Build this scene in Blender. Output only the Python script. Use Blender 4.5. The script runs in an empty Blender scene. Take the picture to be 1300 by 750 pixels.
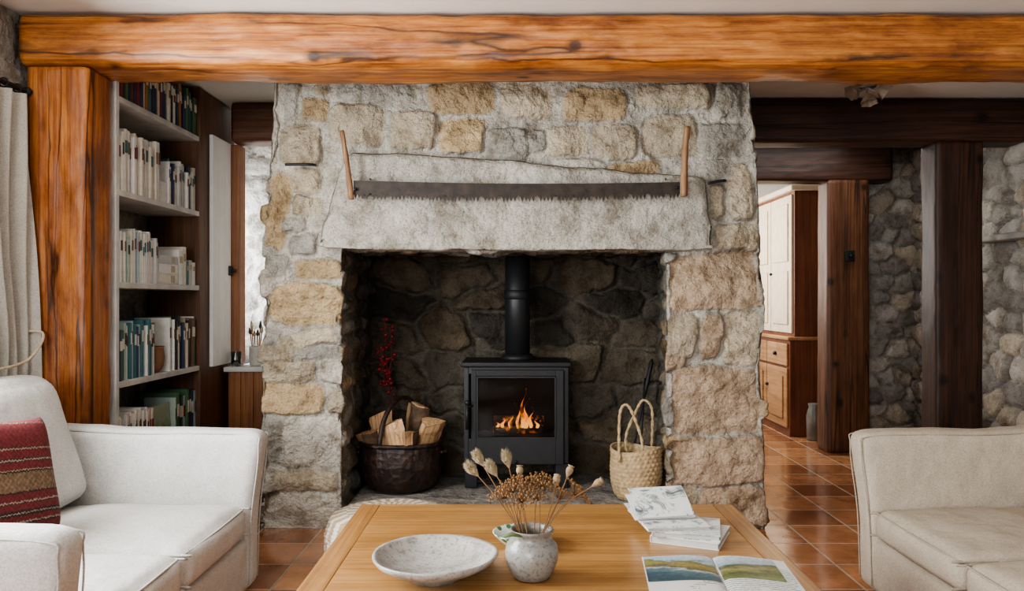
import bpy, bmesh, math, random
import numpy as np
from mathutils import Vector, Matrix
random.seed(7)
C = bpy.context.scene.collection
PI = math.pi
# camera model: level camera at (0,0,CH); vanishing point at pixel (655,380); focal length 1000 px of 1300
CH = 1.17
def wx(px, D): return (px-655)*D/1000.0
def wz(py, D): return CH+(380-py)*D/1000.0

# ------------------------------------------------------------------ noise
_tab = np.random.RandomState(3).rand(65536)
def vnoise(P, seed=0):
    P = np.asarray(P, float); i = np.floor(P).astype(np.int64); f = P-i; u = f*f*(3-2*f)
    def h(a, b, c): return _tab[((a*73856093) ^ (b*19349663) ^ (c*83492791) ^ (seed*2654435)) & 65535]
    x, y, z = i[:,0], i[:,1], i[:,2]; r = 0
    for dx in (0,1):
        for dy in (0,1):
            for dz in (0,1):
                w = (u[:,0] if dx else 1-u[:,0])*(u[:,1] if dy else 1-u[:,1])*(u[:,2] if dz else 1-u[:,2])
                r = r+w*h(x+dx, y+dy, z+dz)
    return r*2-1
def fbm(P, sc, oct=4, seed=0):
    P = np.asarray(P, float); r = 0; a = 1; t = 0
    for k in range(oct):
        r = r+a*vnoise(P*sc*(2.03**k)+k*17.3, seed+k); t += a; a *= .5
    return r/t
def sstep(a, b, x):
    t = np.clip((x-a)/(b-a), 0, 1); return t*t*(3-2*t)

# ------------------------------------------------------------------ object helpers
ORG = {}
def empty(name, loc, label, cat, group=None, rot=(0,0,0)):
    o = bpy.data.objects.new(name, None); C.objects.link(o); o.location = loc; o.rotation_euler = rot
    o.empty_display_size = .05
    o['label'] = label; o['category'] = cat
    if group: o['group'] = group
    ORG[o.name] = Vector(loc); return o
def tag(o, label, cat, group=None, kind=None):
    o['label'] = label; o['category'] = cat
    if group: o['group'] = group
    if kind: o['kind'] = kind
    return o
def mk(name, VF, mat, parent=None, org=None, smooth=True, col=None, local=False, angle=None):
    V, F = VF[0], VF[1]
    V = np.array(V, float).reshape(-1,3)
    if parent is not None: off = ORG[parent.name]
    elif org is not None: off = Vector(org)
    else: off = Vector((0,0,0))
    if not local: V = V-np.array(off)
    me = bpy.data.meshes.new(name)
    me.from_pydata(V.tolist(), [], [list(map(int, f)) for f in F]); me.update()
    mats = mat if isinstance(mat, (list, tuple)) else [mat]
    for m in mats: me.materials.append(m)
    if len(VF) > 2 and VF[2] is not None:
        me.polygons.foreach_set('material_index', np.array(VF[2], dtype=np.int32))
    if smooth: me.polygons.foreach_set('use_smooth', [True]*len(me.polygons))
    if col is not None:
        a = me.attributes.new('Col', 'FLOAT_COLOR', 'POINT')
        c = np.ones((len(V),4)); c[:,:3] = col; a.data.foreach_set('color', c.ravel())
    o = bpy.data.objects.new(name, me); C.objects.link(o)
    if parent is not None: o.parent = parent
    elif not local: o.location = off
    elif org is not None: o.location = off
    ORG[o.name] = off
    return o
def struct(o): o['kind'] = 'structure'; return o

# ------------------------------------------------------------------ geometry helpers
def join(*gs):
    V = []; F = []; M = []; hasm = any(len(g) > 2 for g in gs)
    for g in gs:
        n = len(V); V.extend([tuple(v) for v in g[0]]); F.extend([[i+n for i in f] for f in g[1]])
        M.extend(g[2] if len(g) > 2 else [0]*len(g[1]))
    return (V, F, M) if hasm else (V, F)
def frombm(bm):
    bm.verts.index_update()
    r = ([tuple(v.co) for v in bm.verts], [[v.index for v in f.verts] for f in bm.faces]); bm.free(); return r
def gbox(x0, x1, y0, y1, z0, z1, bev=.004, seg=2):
    bm = bmesh.new(); bmesh.ops.create_cube(bm, size=1)
    for v in bm.verts:
        v.co = Vector(((x0+x1)/2+v.co.x*(x1-x0), (y0+y1)/2+v.co.y*(y1-y0), (z0+z1)/2+v.co.z*(z1-z0)))
    if bev > 0: bmesh.ops.bevel(bm, geom=bm.edges[:], offset=bev, segments=seg, affect='EDGES', profile=.6)
    return frombm(bm)
def gxf(g, M):
    return (([tuple(M @ Vector(v)) for v in g[0]],)+tuple(g[1:]))
def glathe(prof, c=(0,0,0), n=40, sx=1, sy=1):
    V = []; F = []
    for (r, z) in prof:
        for k in range(n):
            a = 2*PI*k/n; V.append((c[0]+sx*r*math.cos(a), c[1]+sy*r*math.sin(a), c[2]+z))
    for i in range(len(prof)-1):
        for k in range(n):
            a = i*n+k; b = i*n+(k+1) % n; F.append([a, b, b+n, a+n])
    if prof[0][0] > 1e-5: F.append(list(range(n))[::-1])
    if prof[-1][0] > 1e-5: F.append([(len(prof)-1)*n+k for k in range(n)])
    return V, F
def gtube(pts, r, n=8):
    pts = [Vector(p) for p in pts]; N = len(pts); rs = r if isinstance(r, (list, tuple)) else [r]*N
    V = []; F = []; up = None
    for i, p in enumerate(pts):
        t = (pts[min(i+1, N-1)]-pts[max(i-1, 0)]).normalized()
        if up is None:
            up = Vector((0,0,1)) if abs(t.z) < .9 else Vector((1,0,0))
        a = (up-t*up.dot(t)).normalized(); b = t.cross(a); up = a
        for k in range(n):
            th = 2*PI*k/n; V.append(tuple(p+(a*math.cos(th)+b*math.sin(th))*rs[i]))
    for i in range(N-1):
        for k in range(n):
            q = i*n+k; w = i*n+(k+1) % n; F.append([q, w, w+n, q+n])
    F.append(list(range(n))[::-1]); F.append([(N-1)*n+k for k in range(n)])
    return V, F
def curve(pts, m=8):
    P = [Vector(p) for p in pts]; P = [P[0]*2-P[1]]+P+[P[-1]*2-P[-2]]; out = []
    for i in range(1, len(P)-2):
        for k in range(m):
            t = k/m; a, b, c, d = P[i-1], P[i], P[i+1], P[i+2]
            out.append(.5*((2*b)+(c-a)*t+(2*a-5*b+4*c-d)*t*t+(3*b-a-3*c+d)*t**3))
    out.append(P[-2]); return out
def gsphere(c, r, n=10, sz=1.0):
    prof = [(max(r*math.sin(PI*i/n), 0), -r*sz*math.cos(PI*i/n)) for i in range(n+1)]
    prof[0] = (1e-4*r, prof[0][1]); prof[-1] = (1e-4*r, prof[-1][1])
    return glathe(prof, c, n*2)
def merge(Vl, Fq):
    k = np.round(Vl*100000).astype(np.int64)
    _, idx, inv = np.unique(k, axis=0, return_index=True, return_inverse=True)
    inv = inv.reshape(-1); return Vl[idx], inv[Fq]
def patch(o, u, v, nu, nv):
    o, u, v = map(lambda q: np.array(q, float), (o, u, v))
    a, b = np.meshgrid(np.linspace(0,1,nu+1), np.linspace(0,1,nv+1), indexing='ij')
    P = o+a.reshape(-1,1)*u+b.reshape(-1,1)*v
    i, j = np.meshgrid(np.arange(nu), np.arange(nv), indexing='ij'); q = (i*(nv+1)+j).ravel()
    return P, np.stack([q, q+nv+1, q+nv+2, q+1], 1)
def patches(lst):
    V = []; F = []; n = 0
    for p in lst:
        a, b = patch(*p); V.append(a); F.append(b+n); n += len(a)
    return merge(np.vstack(V), np.vstack(F))
def cgrid(nx, ny, nz):
    return patches([((-1,-1,-1),(2,0,0),(0,0,2),nx,nz), ((1,1,-1),(-2,0,0),(0,0,2),nx,nz),
                    ((1,-1,-1),(0,2,0),(0,0,2),ny,nz), ((-1,1,-1),(0,-2,0),(0,0,2),ny,nz),
                    ((-1,-1,1),(2,0,0),(0,2,0),nx,ny), ((-1,1,-1),(2,0,0),(0,-2,0),nx,ny)])
def vnormals(V, F):
    n = np.cross(V[F[:,2]]-V[F[:,0]], V[F[:,3]]-V[F[:,1]])
    N = np.zeros_like(V)
    for k in range(4): np.add.at(N, F[:,k], n)
    return N/np.maximum(np.linalg.norm(N, axis=1, keepdims=True), 1e-9)
def gcush(x0, x1, y0, y1, z0, z1, r=.04, bulge=(0,0,.02), n=(22,22,12), wr=.003, seed=0, shear=0):
    P, F = cgrid(*n)
    h = np.array([(x1-x0)/2, (y1-y0)/2, (z1-z0)/2]); c = np.array([(x0+x1)/2, (y0+y1)/2, (z0+z1)/2])
    S = np.sign(P)*np.abs(P)**.8*h
    q = np.clip(S, -(h-r), h-r); d = S-q
    d = d/np.maximum(np.linalg.norm(d, axis=1, keepdims=True), 1e-9)*r
    X = q+d; U = P
    for a in range(3):
        o1, o2 = [k for k in range(3) if k != a]
        X[:,a] += np.sign(P[:,a])*(np.abs(P[:,a]) > .6)*bulge[a]*(1-U[:,o1]**2)*(1-U[:,o2]**2)
    X = X+c
    N = vnormals(X, F); X = X+N*(wr*fbm(X, 6, 3, seed)).reshape(-1,1)
    X[:,0] += shear*(X[:,2]-z0)
    return X, F

# ------------------------------------------------------------------ materials
def newmat(name):
    m = bpy.data.materials.new(name); m.use_nodes = True; nt = m.node_tree; b = nt.nodes['Principled BSDF']; return m, nt, b
def N(nt, t, **kw):
    n = nt.nodes.new(t)
    for k, v in kw.items():
        if k in n.inputs: n.inputs[k].default_value = v
        else: setattr(n, k, v)
    return n
def ramp(nt, stops, interp='LINEAR'):
    r = nt.nodes.new('ShaderNodeValToRGB'); r.color_ramp.interpolation = interp
    e = r.color_ramp.elements
    while len(e) < len(stops): e.new(.5)
    for i, (p, c) in enumerate(stops):
        e[i].position = p; e[i].color = tuple(c)+(1,) if len(c) == 3 else c
    return r
def coords(nt, scale=(1,1,1), rot=(0,0,0), loc=(0,0,0)):
    tc = nt.nodes.new('ShaderNodeTexCoord'); mp = nt.nodes.new('ShaderNodeMapping')
    mp.inputs['Scale'].default_value = scale; mp.inputs['Rotation'].default_value = rot; mp.inputs['Location'].default_value = loc
    nt.links.new(tc.outputs['Object'], mp.inputs[0]); return mp.outputs[0]
def mixc(nt, fac, a, b, mode='MIX'):
    m = nt.nodes.new('ShaderNodeMix'); m.data_type = 'RGBA'; m.blend_type = mode
    for s, v in ((0, fac), (6, a), (7, b)):
        if isinstance(v, (int, float)): m.inputs[s].default_value = v
        elif isinstance(v, (tuple, list)): m.inputs[s].default_value = tuple(v)+(1,) if len(v) == 3 else v
        else: nt.links.new(v, m.inputs[s])
    return m.outputs[2]
def bump(nt, b, h, strength=.3, dist=.01, prev=None):
    n = nt.nodes.new('ShaderNodeBump'); n.inputs['Strength'].default_value = strength; n.inputs['Distance'].default_value = dist
    nt.links.new(h, n.inputs['Height'])
    if prev is not None: nt.links.new(prev, n.inputs['Normal'])
    nt.links.new(n.outputs[0], b.inputs['Normal']); return n.outputs[0]
def plain(name, col, rough=.6, var=.12, sc=12, bmp=.1, metal=0, bsc=60):
    m, nt, b = newmat(name); v = coords(nt)
    n = N(nt, 'ShaderNodeTexNoise', Scale=sc, Detail=5.0); nt.links.new(v, n.inputs['Vector'])
    r = ramp(nt, [(.3, [c*(1-var) for c in col]), (.7, [min(c*(1+var), 1) for c in col])])
    nt.links.new(n.outputs[0], r.inputs[0]); nt.links.new(r.outputs[0], b.inputs['Base Color'])
    b.inputs['Roughness'].default_value = rough; b.inputs['Metallic'].default_value = metal
    if bmp > 0:
        n2 = N(nt, 'ShaderNodeTexNoise', Scale=bsc, Detail=4.0); nt.links.new(v, n2.inputs['Vector'])
        bump(nt, b, n2.outputs[0], bmp, .004)
    return m
def stonemat(name, gain=1.0, bs=.6, fine=55, speck=.35, big=.04):
    m, nt, b = newmat(name); v = coords(nt)
    at = nt.nodes.new('ShaderNodeAttribute'); at.attribute_name = 'Col'
    n = N(nt, 'ShaderNodeTexNoise', Scale=8, Detail=9.0, Roughness=.68); nt.links.new(v, n.inputs['Vector'])
    r = ramp(nt, [(.33, (.54*gain, .49*gain, .42*gain)), (.5, (gain, gain, gain)), (.68, (1.25*gain, 1.25*gain, 1.25*gain))]); nt.links.new(n.outputs[0], r.inputs[0])
    c = mixc(nt, 1.0, at.outputs['Color'], r.outputs[0], 'MULTIPLY')
    n2 = N(nt, 'ShaderNodeTexNoise', Scale=130, Detail=4.0); nt.links.new(v, n2.inputs['Vector'])
    r2 = ramp(nt, [(.36, (.45, .42, .39)), (.5, (1,1,1)), (.7, (1.12,1.12,1.12))]); nt.links.new(n2.outputs[0], r2.inputs[0])
    c = mixc(nt, speck, c, mixc(nt, 1.0, c, r2.outputs[0], 'MULTIPLY'))
    nt.links.new(c, b.inputs['Base Color']); b.inputs['Roughness'].default_value = .92
    b.inputs['Specular IOR Level'].default_value = .2
    n3 = N(nt, 'ShaderNodeTexNoise', Scale=fine, Detail=7.0, Roughness=.65); nt.links.new(v, n3.inputs['Vector'])
    p = bump(nt, b, n3.outputs[0], bs*.9, .015)
    n4 = N(nt, 'ShaderNodeTexNoise', Scale=13, Detail=5.0, Roughness=.58); nt.links.new(v, n4.inputs['Vector'])
    bump(nt, b, n4.outputs[0], min(bs*1.4,1), big, p)
    return m
def wood(name, dark, mid, light, axis='x', rough=.4, knots=0, cracks=0, sc=1.0, coat=0.0, along=.12, bs=.12, swirl=.14, blotch=.5):
    m, nt, b = newmat(name)
    ai = 'xyz'.index(axis)
    def st(a, c): s = [c*sc]*3; s[ai] = a*sc; return tuple(s)
    v = coords(nt, st(along, 4))
    n1 = N(nt, 'ShaderNodeTexNoise', Scale=1.6, Detail=2.0, Distortion=.1); nt.links.new(v, n1.inputs['Vector'])
    mu = N(nt, 'ShaderNodeMath', operation='MULTIPLY'); mu.inputs[1].default_value = 70; nt.links.new(n1.outputs[0], mu.inputs[0])
    si = N(nt, 'ShaderNodeMath', operation='SINE'); nt.links.new(mu.outputs[0], si.inputs[0])
    mr = N(nt, 'ShaderNodeMapRange'); mr.inputs[1].default_value = -1; nt.links.new(si.outputs[0], mr.inputs[0])
    v2 = coords(nt, st(.9, 60))
    n2 = N(nt, 'ShaderNodeTexNoise', Scale=2.0, Detail=8.0, Roughness=.7); nt.links.new(v2, n2.inputs['Vector'])
    f = N(nt, 'ShaderNodeMix'); f.inputs[0].default_value = 1-swirl
    nt.links.new(mr.outputs[0], f.inputs[2]); nt.links.new(n2.outputs[0], f.inputs[3])
    r = ramp(nt, [(.28, dark), (.48, mid), (.68, light)]); nt.links.new(f.outputs[0], r.inputs[0])
    c = r.outputs[0]
    nb = N(nt, 'ShaderNodeTexNoise', Scale=2.6, Detail=9.0, Roughness=.68); nt.links.new(coords(nt, st(1.0, 2.4)), nb.inputs['Vector'])
    rb = ramp(nt, [(.36, (.42,.31,.24)), (.5, (.90,.86,.82)), (.64, (1.18,1.23,1.28))]); nt.links.new(nb.outputs[0], rb.inputs[0])
    c = mixc(nt, blotch, c, mixc(nt, 1.0, c, rb.outputs[0], 'MULTIPLY'))
    if knots:
        vo = N(nt, 'ShaderNodeTexVoronoi', Scale=knots); nt.links.new(coords(nt, st(1.0, 1.25)), vo.inputs['Vector'])
        rk = ramp(nt, [(0, (1,1,1)), (.08, (.9,.9,.9)), (.12, (.4,.4,.4)), (.20, (0,0,0))]); nt.links.new(vo.outputs['Distance'], rk.inputs[0])
        c = mixc(nt, rk.outputs[0], c, [q*.3 for q in dark])
    if cracks:
        for (cs, lo) in ((cracks, (3,1,2)), (cracks*1.7, (9,4,7)), (cracks*1.2, (19,14,5))):
            nc = N(nt, 'ShaderNodeTexNoise', Scale=cs, Detail=2.5); nt.links.new(coords(nt, st(.08, 3.0), loc=lo), nc.inputs['Vector'])
            rc = ramp(nt, [(.4935, (0,0,0)), (.4985, (1,1,1)), (.5015, (1,1,1)), (.5065, (0,0,0))]); nt.links.new(nc.outputs[0], rc.inputs[0])
            nm = N(nt, 'ShaderNodeTexNoise', Scale=2.0); nt.links.new(coords(nt, st(.5,1), loc=lo), nm.inputs['Vector'])
            rm = ramp(nt, [(.44,(0,0,0)), (.52,(.9,.9,.9))]); nt.links.new(nm.outputs[0], rm.inputs[0])
            c = mixc(nt, mixc(nt, 1.0, rc.outputs[0], rm.outputs[0], 'MULTIPLY'), c, [q*.12 for q in dark])
    nt.links.new(c, b.inputs['Base Color']); b.inputs['Roughness'].default_value = rough
    b.inputs['Coat Weight'].default_value = coat; b.inputs['Coat Roughness'].default_value = .3
    p = bump(nt, b, n2.outputs[0], bs, .005)
    bump(nt, b, nb.outputs[0], bs*1.2, .015, p)
    return m
def fabric(name, col, sc=260, bs=.3, var=.04, weave=(.83,.825,.82)):
    m, nt, b = newmat(name); v = coords(nt)
    n = N(nt, 'ShaderNodeTexNoise', Scale=14, Detail=6.0); nt.links.new(v, n.inputs['Vector'])
    r = ramp(nt, [(.3, [c*(1-var) for c in col]), (.7, [c*(1+var) for c in col])]); nt.links.new(n.outputs[0], r.inputs[0])
    n5 = N(nt, 'ShaderNodeTexNoise', Scale=200, Detail=3.0); nt.links.new(v, n5.inputs['Vector'])
    r5 = ramp(nt, [(.35,weave), (.6,(1.04,1.04,1.04))]); nt.links.new(n5.outputs[0], r5.inputs[0])
    nt.links.new(mixc(nt, 1.0, r.outputs[0], r5.outputs[0], 'MULTIPLY'), b.inputs['Base Color']); b.inputs['Roughness'].default_value = .98
    b.inputs['Specular IOR Level'].default_value = .05
    n2 = N(nt, 'ShaderNodeTexNoise', Scale=sc, Detail=3.0); nt.links.new(v, n2.inputs['Vector'])
    p = bump(nt, b, n2.outputs[0], bs, .003)
    n3 = N(nt, 'ShaderNodeTexNoise', Scale=7, Detail=3.0); nt.links.new(v, n3.inputs['Vector'])
    bump(nt, b, n3.outputs[0], .45, .035, p)
    return m
def stripes(name, axis, stops, sc, off=0, rough=.8, noisy=.02, pat=None, zig=0):
    m, nt, b = newmat(name); v = coords(nt)
    sp = N(nt, 'ShaderNodeSeparateXYZ'); nt.links.new(v, sp.inputs[0])
    ma = N(nt, 'ShaderNodeMath', operation='MULTIPLY_ADD'); nt.links.new(sp.outputs['XYZ'.index(axis.upper())], ma.inputs[0])
    ma.inputs[1].default_value = sc; ma.inputs[2].default_value = off
    nn = N(nt, 'ShaderNodeTexNoise', Scale=60, Detail=3.0); nt.links.new(v, nn.inputs['Vector'])
    m2 = N(nt, 'ShaderNodeMath', operation='MULTIPLY_ADD'); nt.links.new(nn.outputs[0], m2.inputs[0]); m2.inputs[1].default_value = noisy; nt.links.new(ma.outputs[0], m2.inputs[2])
    src = m2.outputs[0]
    if zig:
        pp = N(nt, 'ShaderNodeMath', operation='PINGPONG'); pp.inputs[1].default_value = .006; nt.links.new(sp.outputs[1], pp.inputs[0])
        m3 = N(nt, 'ShaderNodeMath', operation='MULTIPLY_ADD'); nt.links.new(pp.outputs[0], m3.inputs[0]); m3.inputs[1].default_value = zig; nt.links.new(src, m3.inputs[2]); src = m3.outputs[0]
    r = ramp(nt, stops, 'CONSTANT'); nt.links.new(src, r.inputs[0])
    c = r.outputs[0]
    if pat:
        w = N(nt, 'ShaderNodeTexChecker', Scale=pat); w.inputs[1].default_value = (1,1,1,1); w.inputs[2].default_value = (.55,.5,.45,1)
        nt.links.new(v, w.inputs[0]); c = mixc(nt, .5, c, mixc(nt, 1.0, c, w.outputs[0], 'MULTIPLY'))
        n9 = N(nt, 'ShaderNodeTexNoise', Scale=90, Detail=4.0); nt.links.new(v, n9.inputs['Vector'])
        r9 = ramp(nt, [(.35,(.6,.6,.6)), (.65,(1.1,1.1,1.1))]); nt.links.new(n9.outputs[0], r9.inputs[0]); c = mixc(nt, 1.0, c, r9.outputs[0], 'MULTIPLY')
    nt.links.new(c, b.inputs['Base Color']); b.inputs['Roughness'].default_value = rough
    n2 = N(nt, 'ShaderNodeTexNoise', Scale=200); nt.links.new(v, n2.inputs['Vector']); bump(nt, b, n2.outputs[0], .3, .003)
    return m

M_stone = stonemat('granite_masonry', 1.0, .72, big=.05, speck=.45); M_wall = stonemat('rubble_wall', 1.0, .65, 40)
M_lintel = stonemat('lintel_granite', 1.0, .68, 70, .55, big=.035)
M_beam = wood('beam_pine', (.15,.040,.010), (.40,.14,.030), (.58,.26,.070), 'x', .42, knots=3.8, cracks=1.1, coat=.1, blotch=.9, bs=.28)
M_post = wood('post_pine', (.13,.036,.010), (.34,.108,.025), (.48,.195,.050), 'z', .42, knots=4.6, cracks=1.1, coat=.1, blotch=.9, bs=.28)
M_darkx = wood('dark_beam', (.018,.008,.005), (.045,.018,.010), (.080,.031,.016), 'x', .5, knots=3, cracks=1.5)
M_darkz = wood('dark_post', (.018,.008,.005), (.045,.019,.010), (.080,.032,.016), 'z', .5, knots=4, cracks=1.5)
M_midz = wood('brown_post', (.045,.018,.008), (.115,.045,.019), (.19,.083,.036), 'z', .5, knots=4, cracks=1.5)
M_midx = wood('brown_beam', (.05,.019,.009), (.12,.044,.018), (.19,.078,.030), 'x', .5)
M_oak = wood('table_oak', (.25,.12,.038), (.39,.20,.066), (.48,.268,.098), 'x', .26, sc=1.2, coat=.35, bs=.04, blotch=.35)
M_case = wood('case_wood', (.06,.026,.012), (.12,.052,.023), (.19,.088,.038), 'z', .5)
M_shelfw = plain('whitewashed_board', (.56,.545,.52), .55, .2, 8, .15)
M_white = plain('white_paint', (.82,.82,.81), .5, .04)
M_cream = plain('cream_paint', (.60,.50,.37), .5, .1)
M_plaster = plain('ceiling_plaster', (.74,.71,.65), .9, .04, 3, .2, bsc=20)
M_sofa = fabric('sofa_linen', (.60,.585,.56)); M_pipe = fabric('sofa_piping', (.50,.49,.465))
M_sofa2 = fabric('sofa_beige_linen', (.48,.415,.335)); M_pipe2 = fabric('sofa_beige_piping', (.40,.35,.28))
M_curt = fabric('curtain_linen', (.45,.42,.37), 180)
M_iron = plain('cast_iron', (.012,.0125,.0135), .55, .2, 20, .15, .1)
M_iron2 = plain('stove_enamel', (.016,.017,.019), .45, .1, 20, .05, .1)
M_blackin = plain('stove_inside', (.006,.0055,.005), .95, .1, 12, 0)
M_steel = plain('steel', (.45,.45,.44), .35, .1, 20, .05, .9)
M_rust = plain('saw_steel', (.030,.020,.014), .6, .55, 22, .3, .1)
M_handle = wood('saw_handle', (.14,.07,.035), (.28,.15,.075), (.40,.25,.13), 'z', .6)
M_logw = wood('split_wood', (.38,.20,.09), (.60,.37,.19), (.74,.53,.33), 'z', .8, cracks=6)
M_bark = plain('bark', (.12,.075,.045), .95, .4, 25, .8)
M_char = plain('charred_wood', (.03,.022,.018), .95, .4, 25, .8)
M_berry = plain('berry', (.20,.010,.010), .45, .35)
M_twig = plain('twig', (.07,.04,.03), .9)
M_stoneware = plain('stoneware', (.50,.47,.43), .35, .14, 14, .15)
M_straw = plain('straw', (.47,.345,.195), .85, .3, 50, .4)
M_dry = plain('dried_stem', (.22,.12,.055), .9, .25); M_fluff = plain('fluffy_seed_head', (.46,.37,.24), 1, .25, 60, .8)
M_pod = plain('seed_pod', (.28,.20,.11), .8, .3, 50)
M_yarrow = plain('yarrow_head', (.22,.115,.045), .95, .4, 80, .8)
M_paper = plain('paper', (.74,.73,.70), .7, .03, 10, .02)
M_terra = plain('terracotta_pot', (.26,.13,.075), .7, .15)
M_rope = plain('rope', (.55,.45,.32), .9, .15, 60, .5)
def speckled(name, base, dk, rough):
    m, nt, b = newmat(name); v = coords(nt)
    n = N(nt, 'ShaderNodeTexNoise', Scale=14, Detail=8.0, Roughness=.7); nt.links.new(v, n.inputs['Vector'])
    r = ramp(nt, [(.33, dk), (.5, base), (.7, [q*1.25 for q in base])]); nt.links.new(n.outputs[0], r.inputs[0])
    n2 = N(nt, 'ShaderNodeTexNoise', Scale=120, Detail=3.0); nt.links.new(v, n2.inputs['Vector'])
    r2 = ramp(nt, [(.34,(.62,.6,.56)), (.46,(1,1,1))]); nt.links.new(n2.outputs[0], r2.inputs[0])
    nt.links.new(mixc(nt, 1.0, r.outputs[0], r2.outputs[0], 'MULTIPLY'), b.inputs['Base Color']); b.inputs['Roughness'].default_value = rough
    bump(nt, b, n.outputs[0], .25, .006); return m
M_marble = speckled('mottled_stone', (.36,.345,.32), (.20,.185,.165), .42)
m, nt, b = newmat('beaten_bucket'); v = coords(nt)
n = N(nt, 'ShaderNodeTexNoise', Scale=16, Detail=8.0, Roughness=.65); nt.links.new(v, n.inputs['Vector'])
r = ramp(nt, [(.35, (.012,.008,.007)), (.58, (.040,.021,.015)), (.75,(.11,.064,.048))]); nt.links.new(n.outputs[0], r.inputs[0]); nt.links.new(r.outputs[0], b.inputs['Base Color'])
b.inputs['Roughness'].default_value = .38
vo = N(nt, 'ShaderNodeTexVoronoi', Scale=26); nt.links.new(v, vo.inputs['Vector'])
p = bump(nt, b, n.outputs[0], .7, .02); bump(nt, b, vo.outputs['Distance'], .5, .012, p); M_dbask = m

# floor tiles
m, nt, b = newmat('terracotta_tiles'); v = coords(nt, loc=(.09,.12,0))
br = N(nt, 'ShaderNodeTexBrick'); br.offset = 0; br.squash = 1
for k, q in (('Scale',1), ('Mortar Size',.0055), ('Mortar Smooth',.3), ('Bias',0), ('Brick Width',.3), ('Row Height',.3)): br.inputs[k].default_value = q
br.inputs['Color1'].default_value = (.72,.36,.18,1); br.inputs['Color2'].default_value = (.29,.115,.055,1); br.inputs['Mortar'].default_value = (.48,.40,.31,1)
nt.links.new(v, br.inputs['Vector'])
n = N(nt, 'ShaderNodeTexNoise', Scale=6, Detail=8.0, Roughness=.68); nt.links.new(v, n.inputs['Vector'])
r = ramp(nt, [(.3, (.62,.57,.52)), (.7, (1.3,1.28,1.25))]); nt.links.new(n.outputs[0], r.inputs[0])
nt.links.new(mixc(nt, 1.0, br.outputs['Color'], r.outputs[0], 'MULTIPLY'), b.inputs['Base Color'])
mr = N(nt, 'ShaderNodeMapRange'); mr.inputs[3].default_value = .15; mr.inputs[4].default_value = .8
nt.links.new(br.outputs['Fac'], mr.inputs[0]); nt.links.new(mr.outputs[0], b.inputs['Roughness'])
inv = N(nt, 'ShaderNodeMath', operation='SUBTRACT'); inv.inputs[0].default_value = 1; nt.links.new(br.outputs['Fac'], inv.inputs[1])
p = bump(nt, b, inv.outputs[0], .6, .006)
n8 = N(nt, 'ShaderNodeTexNoise', Scale=4, Detail=2.0); nt.links.new(v, n8.inputs['Vector'])
bump(nt, b, n8.outputs[0], .25, .03, p)
b.inputs['Specular IOR Level'].default_value = 1.0; b.inputs['Coat Weight'].default_value = .5; b.inputs['Coat Roughness'].default_value = .12
M_tile = m

m, nt, b = newmat('stove_glass'); nt.nodes.remove(b)
tr = N(nt, 'ShaderNodeBsdfTransparent'); tr.inputs[0].default_value = (.85,.82,.8,1); gl = N(nt, 'ShaderNodeBsdfGlossy'); gl.inputs['Roughness'].default_value = .12
nz = N(nt, 'ShaderNodeTexNoise', Scale=4); nt.links.new(coords(nt), nz.inputs['Vector'])
mm = N(nt, 'ShaderNodeMapRange'); mm.inputs[3].default_value = .008; mm.inputs[4].default_value = .022; nt.links.new(nz.outputs[0], mm.inputs[0])
mx = N(nt, 'ShaderNodeMixShader'); nt.links.new(mm.outputs[0], mx.inputs[0]); nt.links.new(tr.outputs[0], mx.inputs[1]); nt.links.new(gl.outputs[0], mx.inputs[2])
nt.links.new(mx.outputs[0], nt.nodes['Material Output'].inputs[0]); M_glass = m
m, nt, b = newmat('clear_glass'); b.inputs['Transmission Weight'].default_value = 1; b.inputs['Roughness'].default_value = .03; b.inputs['Base Color'].default_value = (.85,.88,.88,1); M_clear = m
m, nt, b = newmat('flame'); v = coords(nt); sp = N(nt, 'ShaderNodeSeparateXYZ'); nt.links.new(v, sp.inputs[0])
mr = N(nt, 'ShaderNodeMapRange'); mr.inputs[1].default_value = 0; mr.inputs[2].default_value = .2; nt.links.new(sp.outputs[2], mr.inputs[0])
r = ramp(nt, [(0, (1,.46,.10)), (.4, (1,.27,.035)), (1, (.85,.12,.01))]); nt.links.new(mr.outputs[0], r.inputs[0])
em = N(nt, 'ShaderNodeEmission'); em.inputs[1].default_value = 1.6; nt.links.new(r.outputs[0], em.inputs[0])
tr = N(nt, 'ShaderNodeBsdfTransparent'); mx = N(nt, 'ShaderNodeMixShader'); nz = N(nt, 'ShaderNodeTexNoise', Scale=26, Detail=2.0); nt.links.new(coords(nt, (1,1,.5)), nz.inputs['Vector'])
r2 = ramp(nt, [(.40, (.05,.05,.05)), (.58, (1,1,1))]); nt.links.new(nz.outputs[0], r2.inputs[0]); nt.links.new(r2.outputs[0], mx.inputs[0])
nt.links.new(tr.outputs[0], mx.inputs[1]); nt.links.new(em.outputs[0], mx.inputs[2]); nt.links.new(mx.outputs[0], nt.nodes['Material Output'].inputs[0]); M_flame = m
m, nt, b = newmat('ember'); v = coords(nt); n = N(nt, 'ShaderNodeTexNoise', Scale=30, Detail=3.0); nt.links.new(v, n.inputs['Vector'])
r = ramp(nt, [(.58, (0,0,0)), (.74, (1,.25,.03))]); nt.links.new(n.outputs[0], r.inputs[0]); nt.links.new(r.outputs[0], b.inputs['Emission Color']); b.inputs['Emission Strength'].default_value = .6
b.inputs['Base Color'].default_value = (.02,.016,.014,1); M_ember = m

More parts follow.
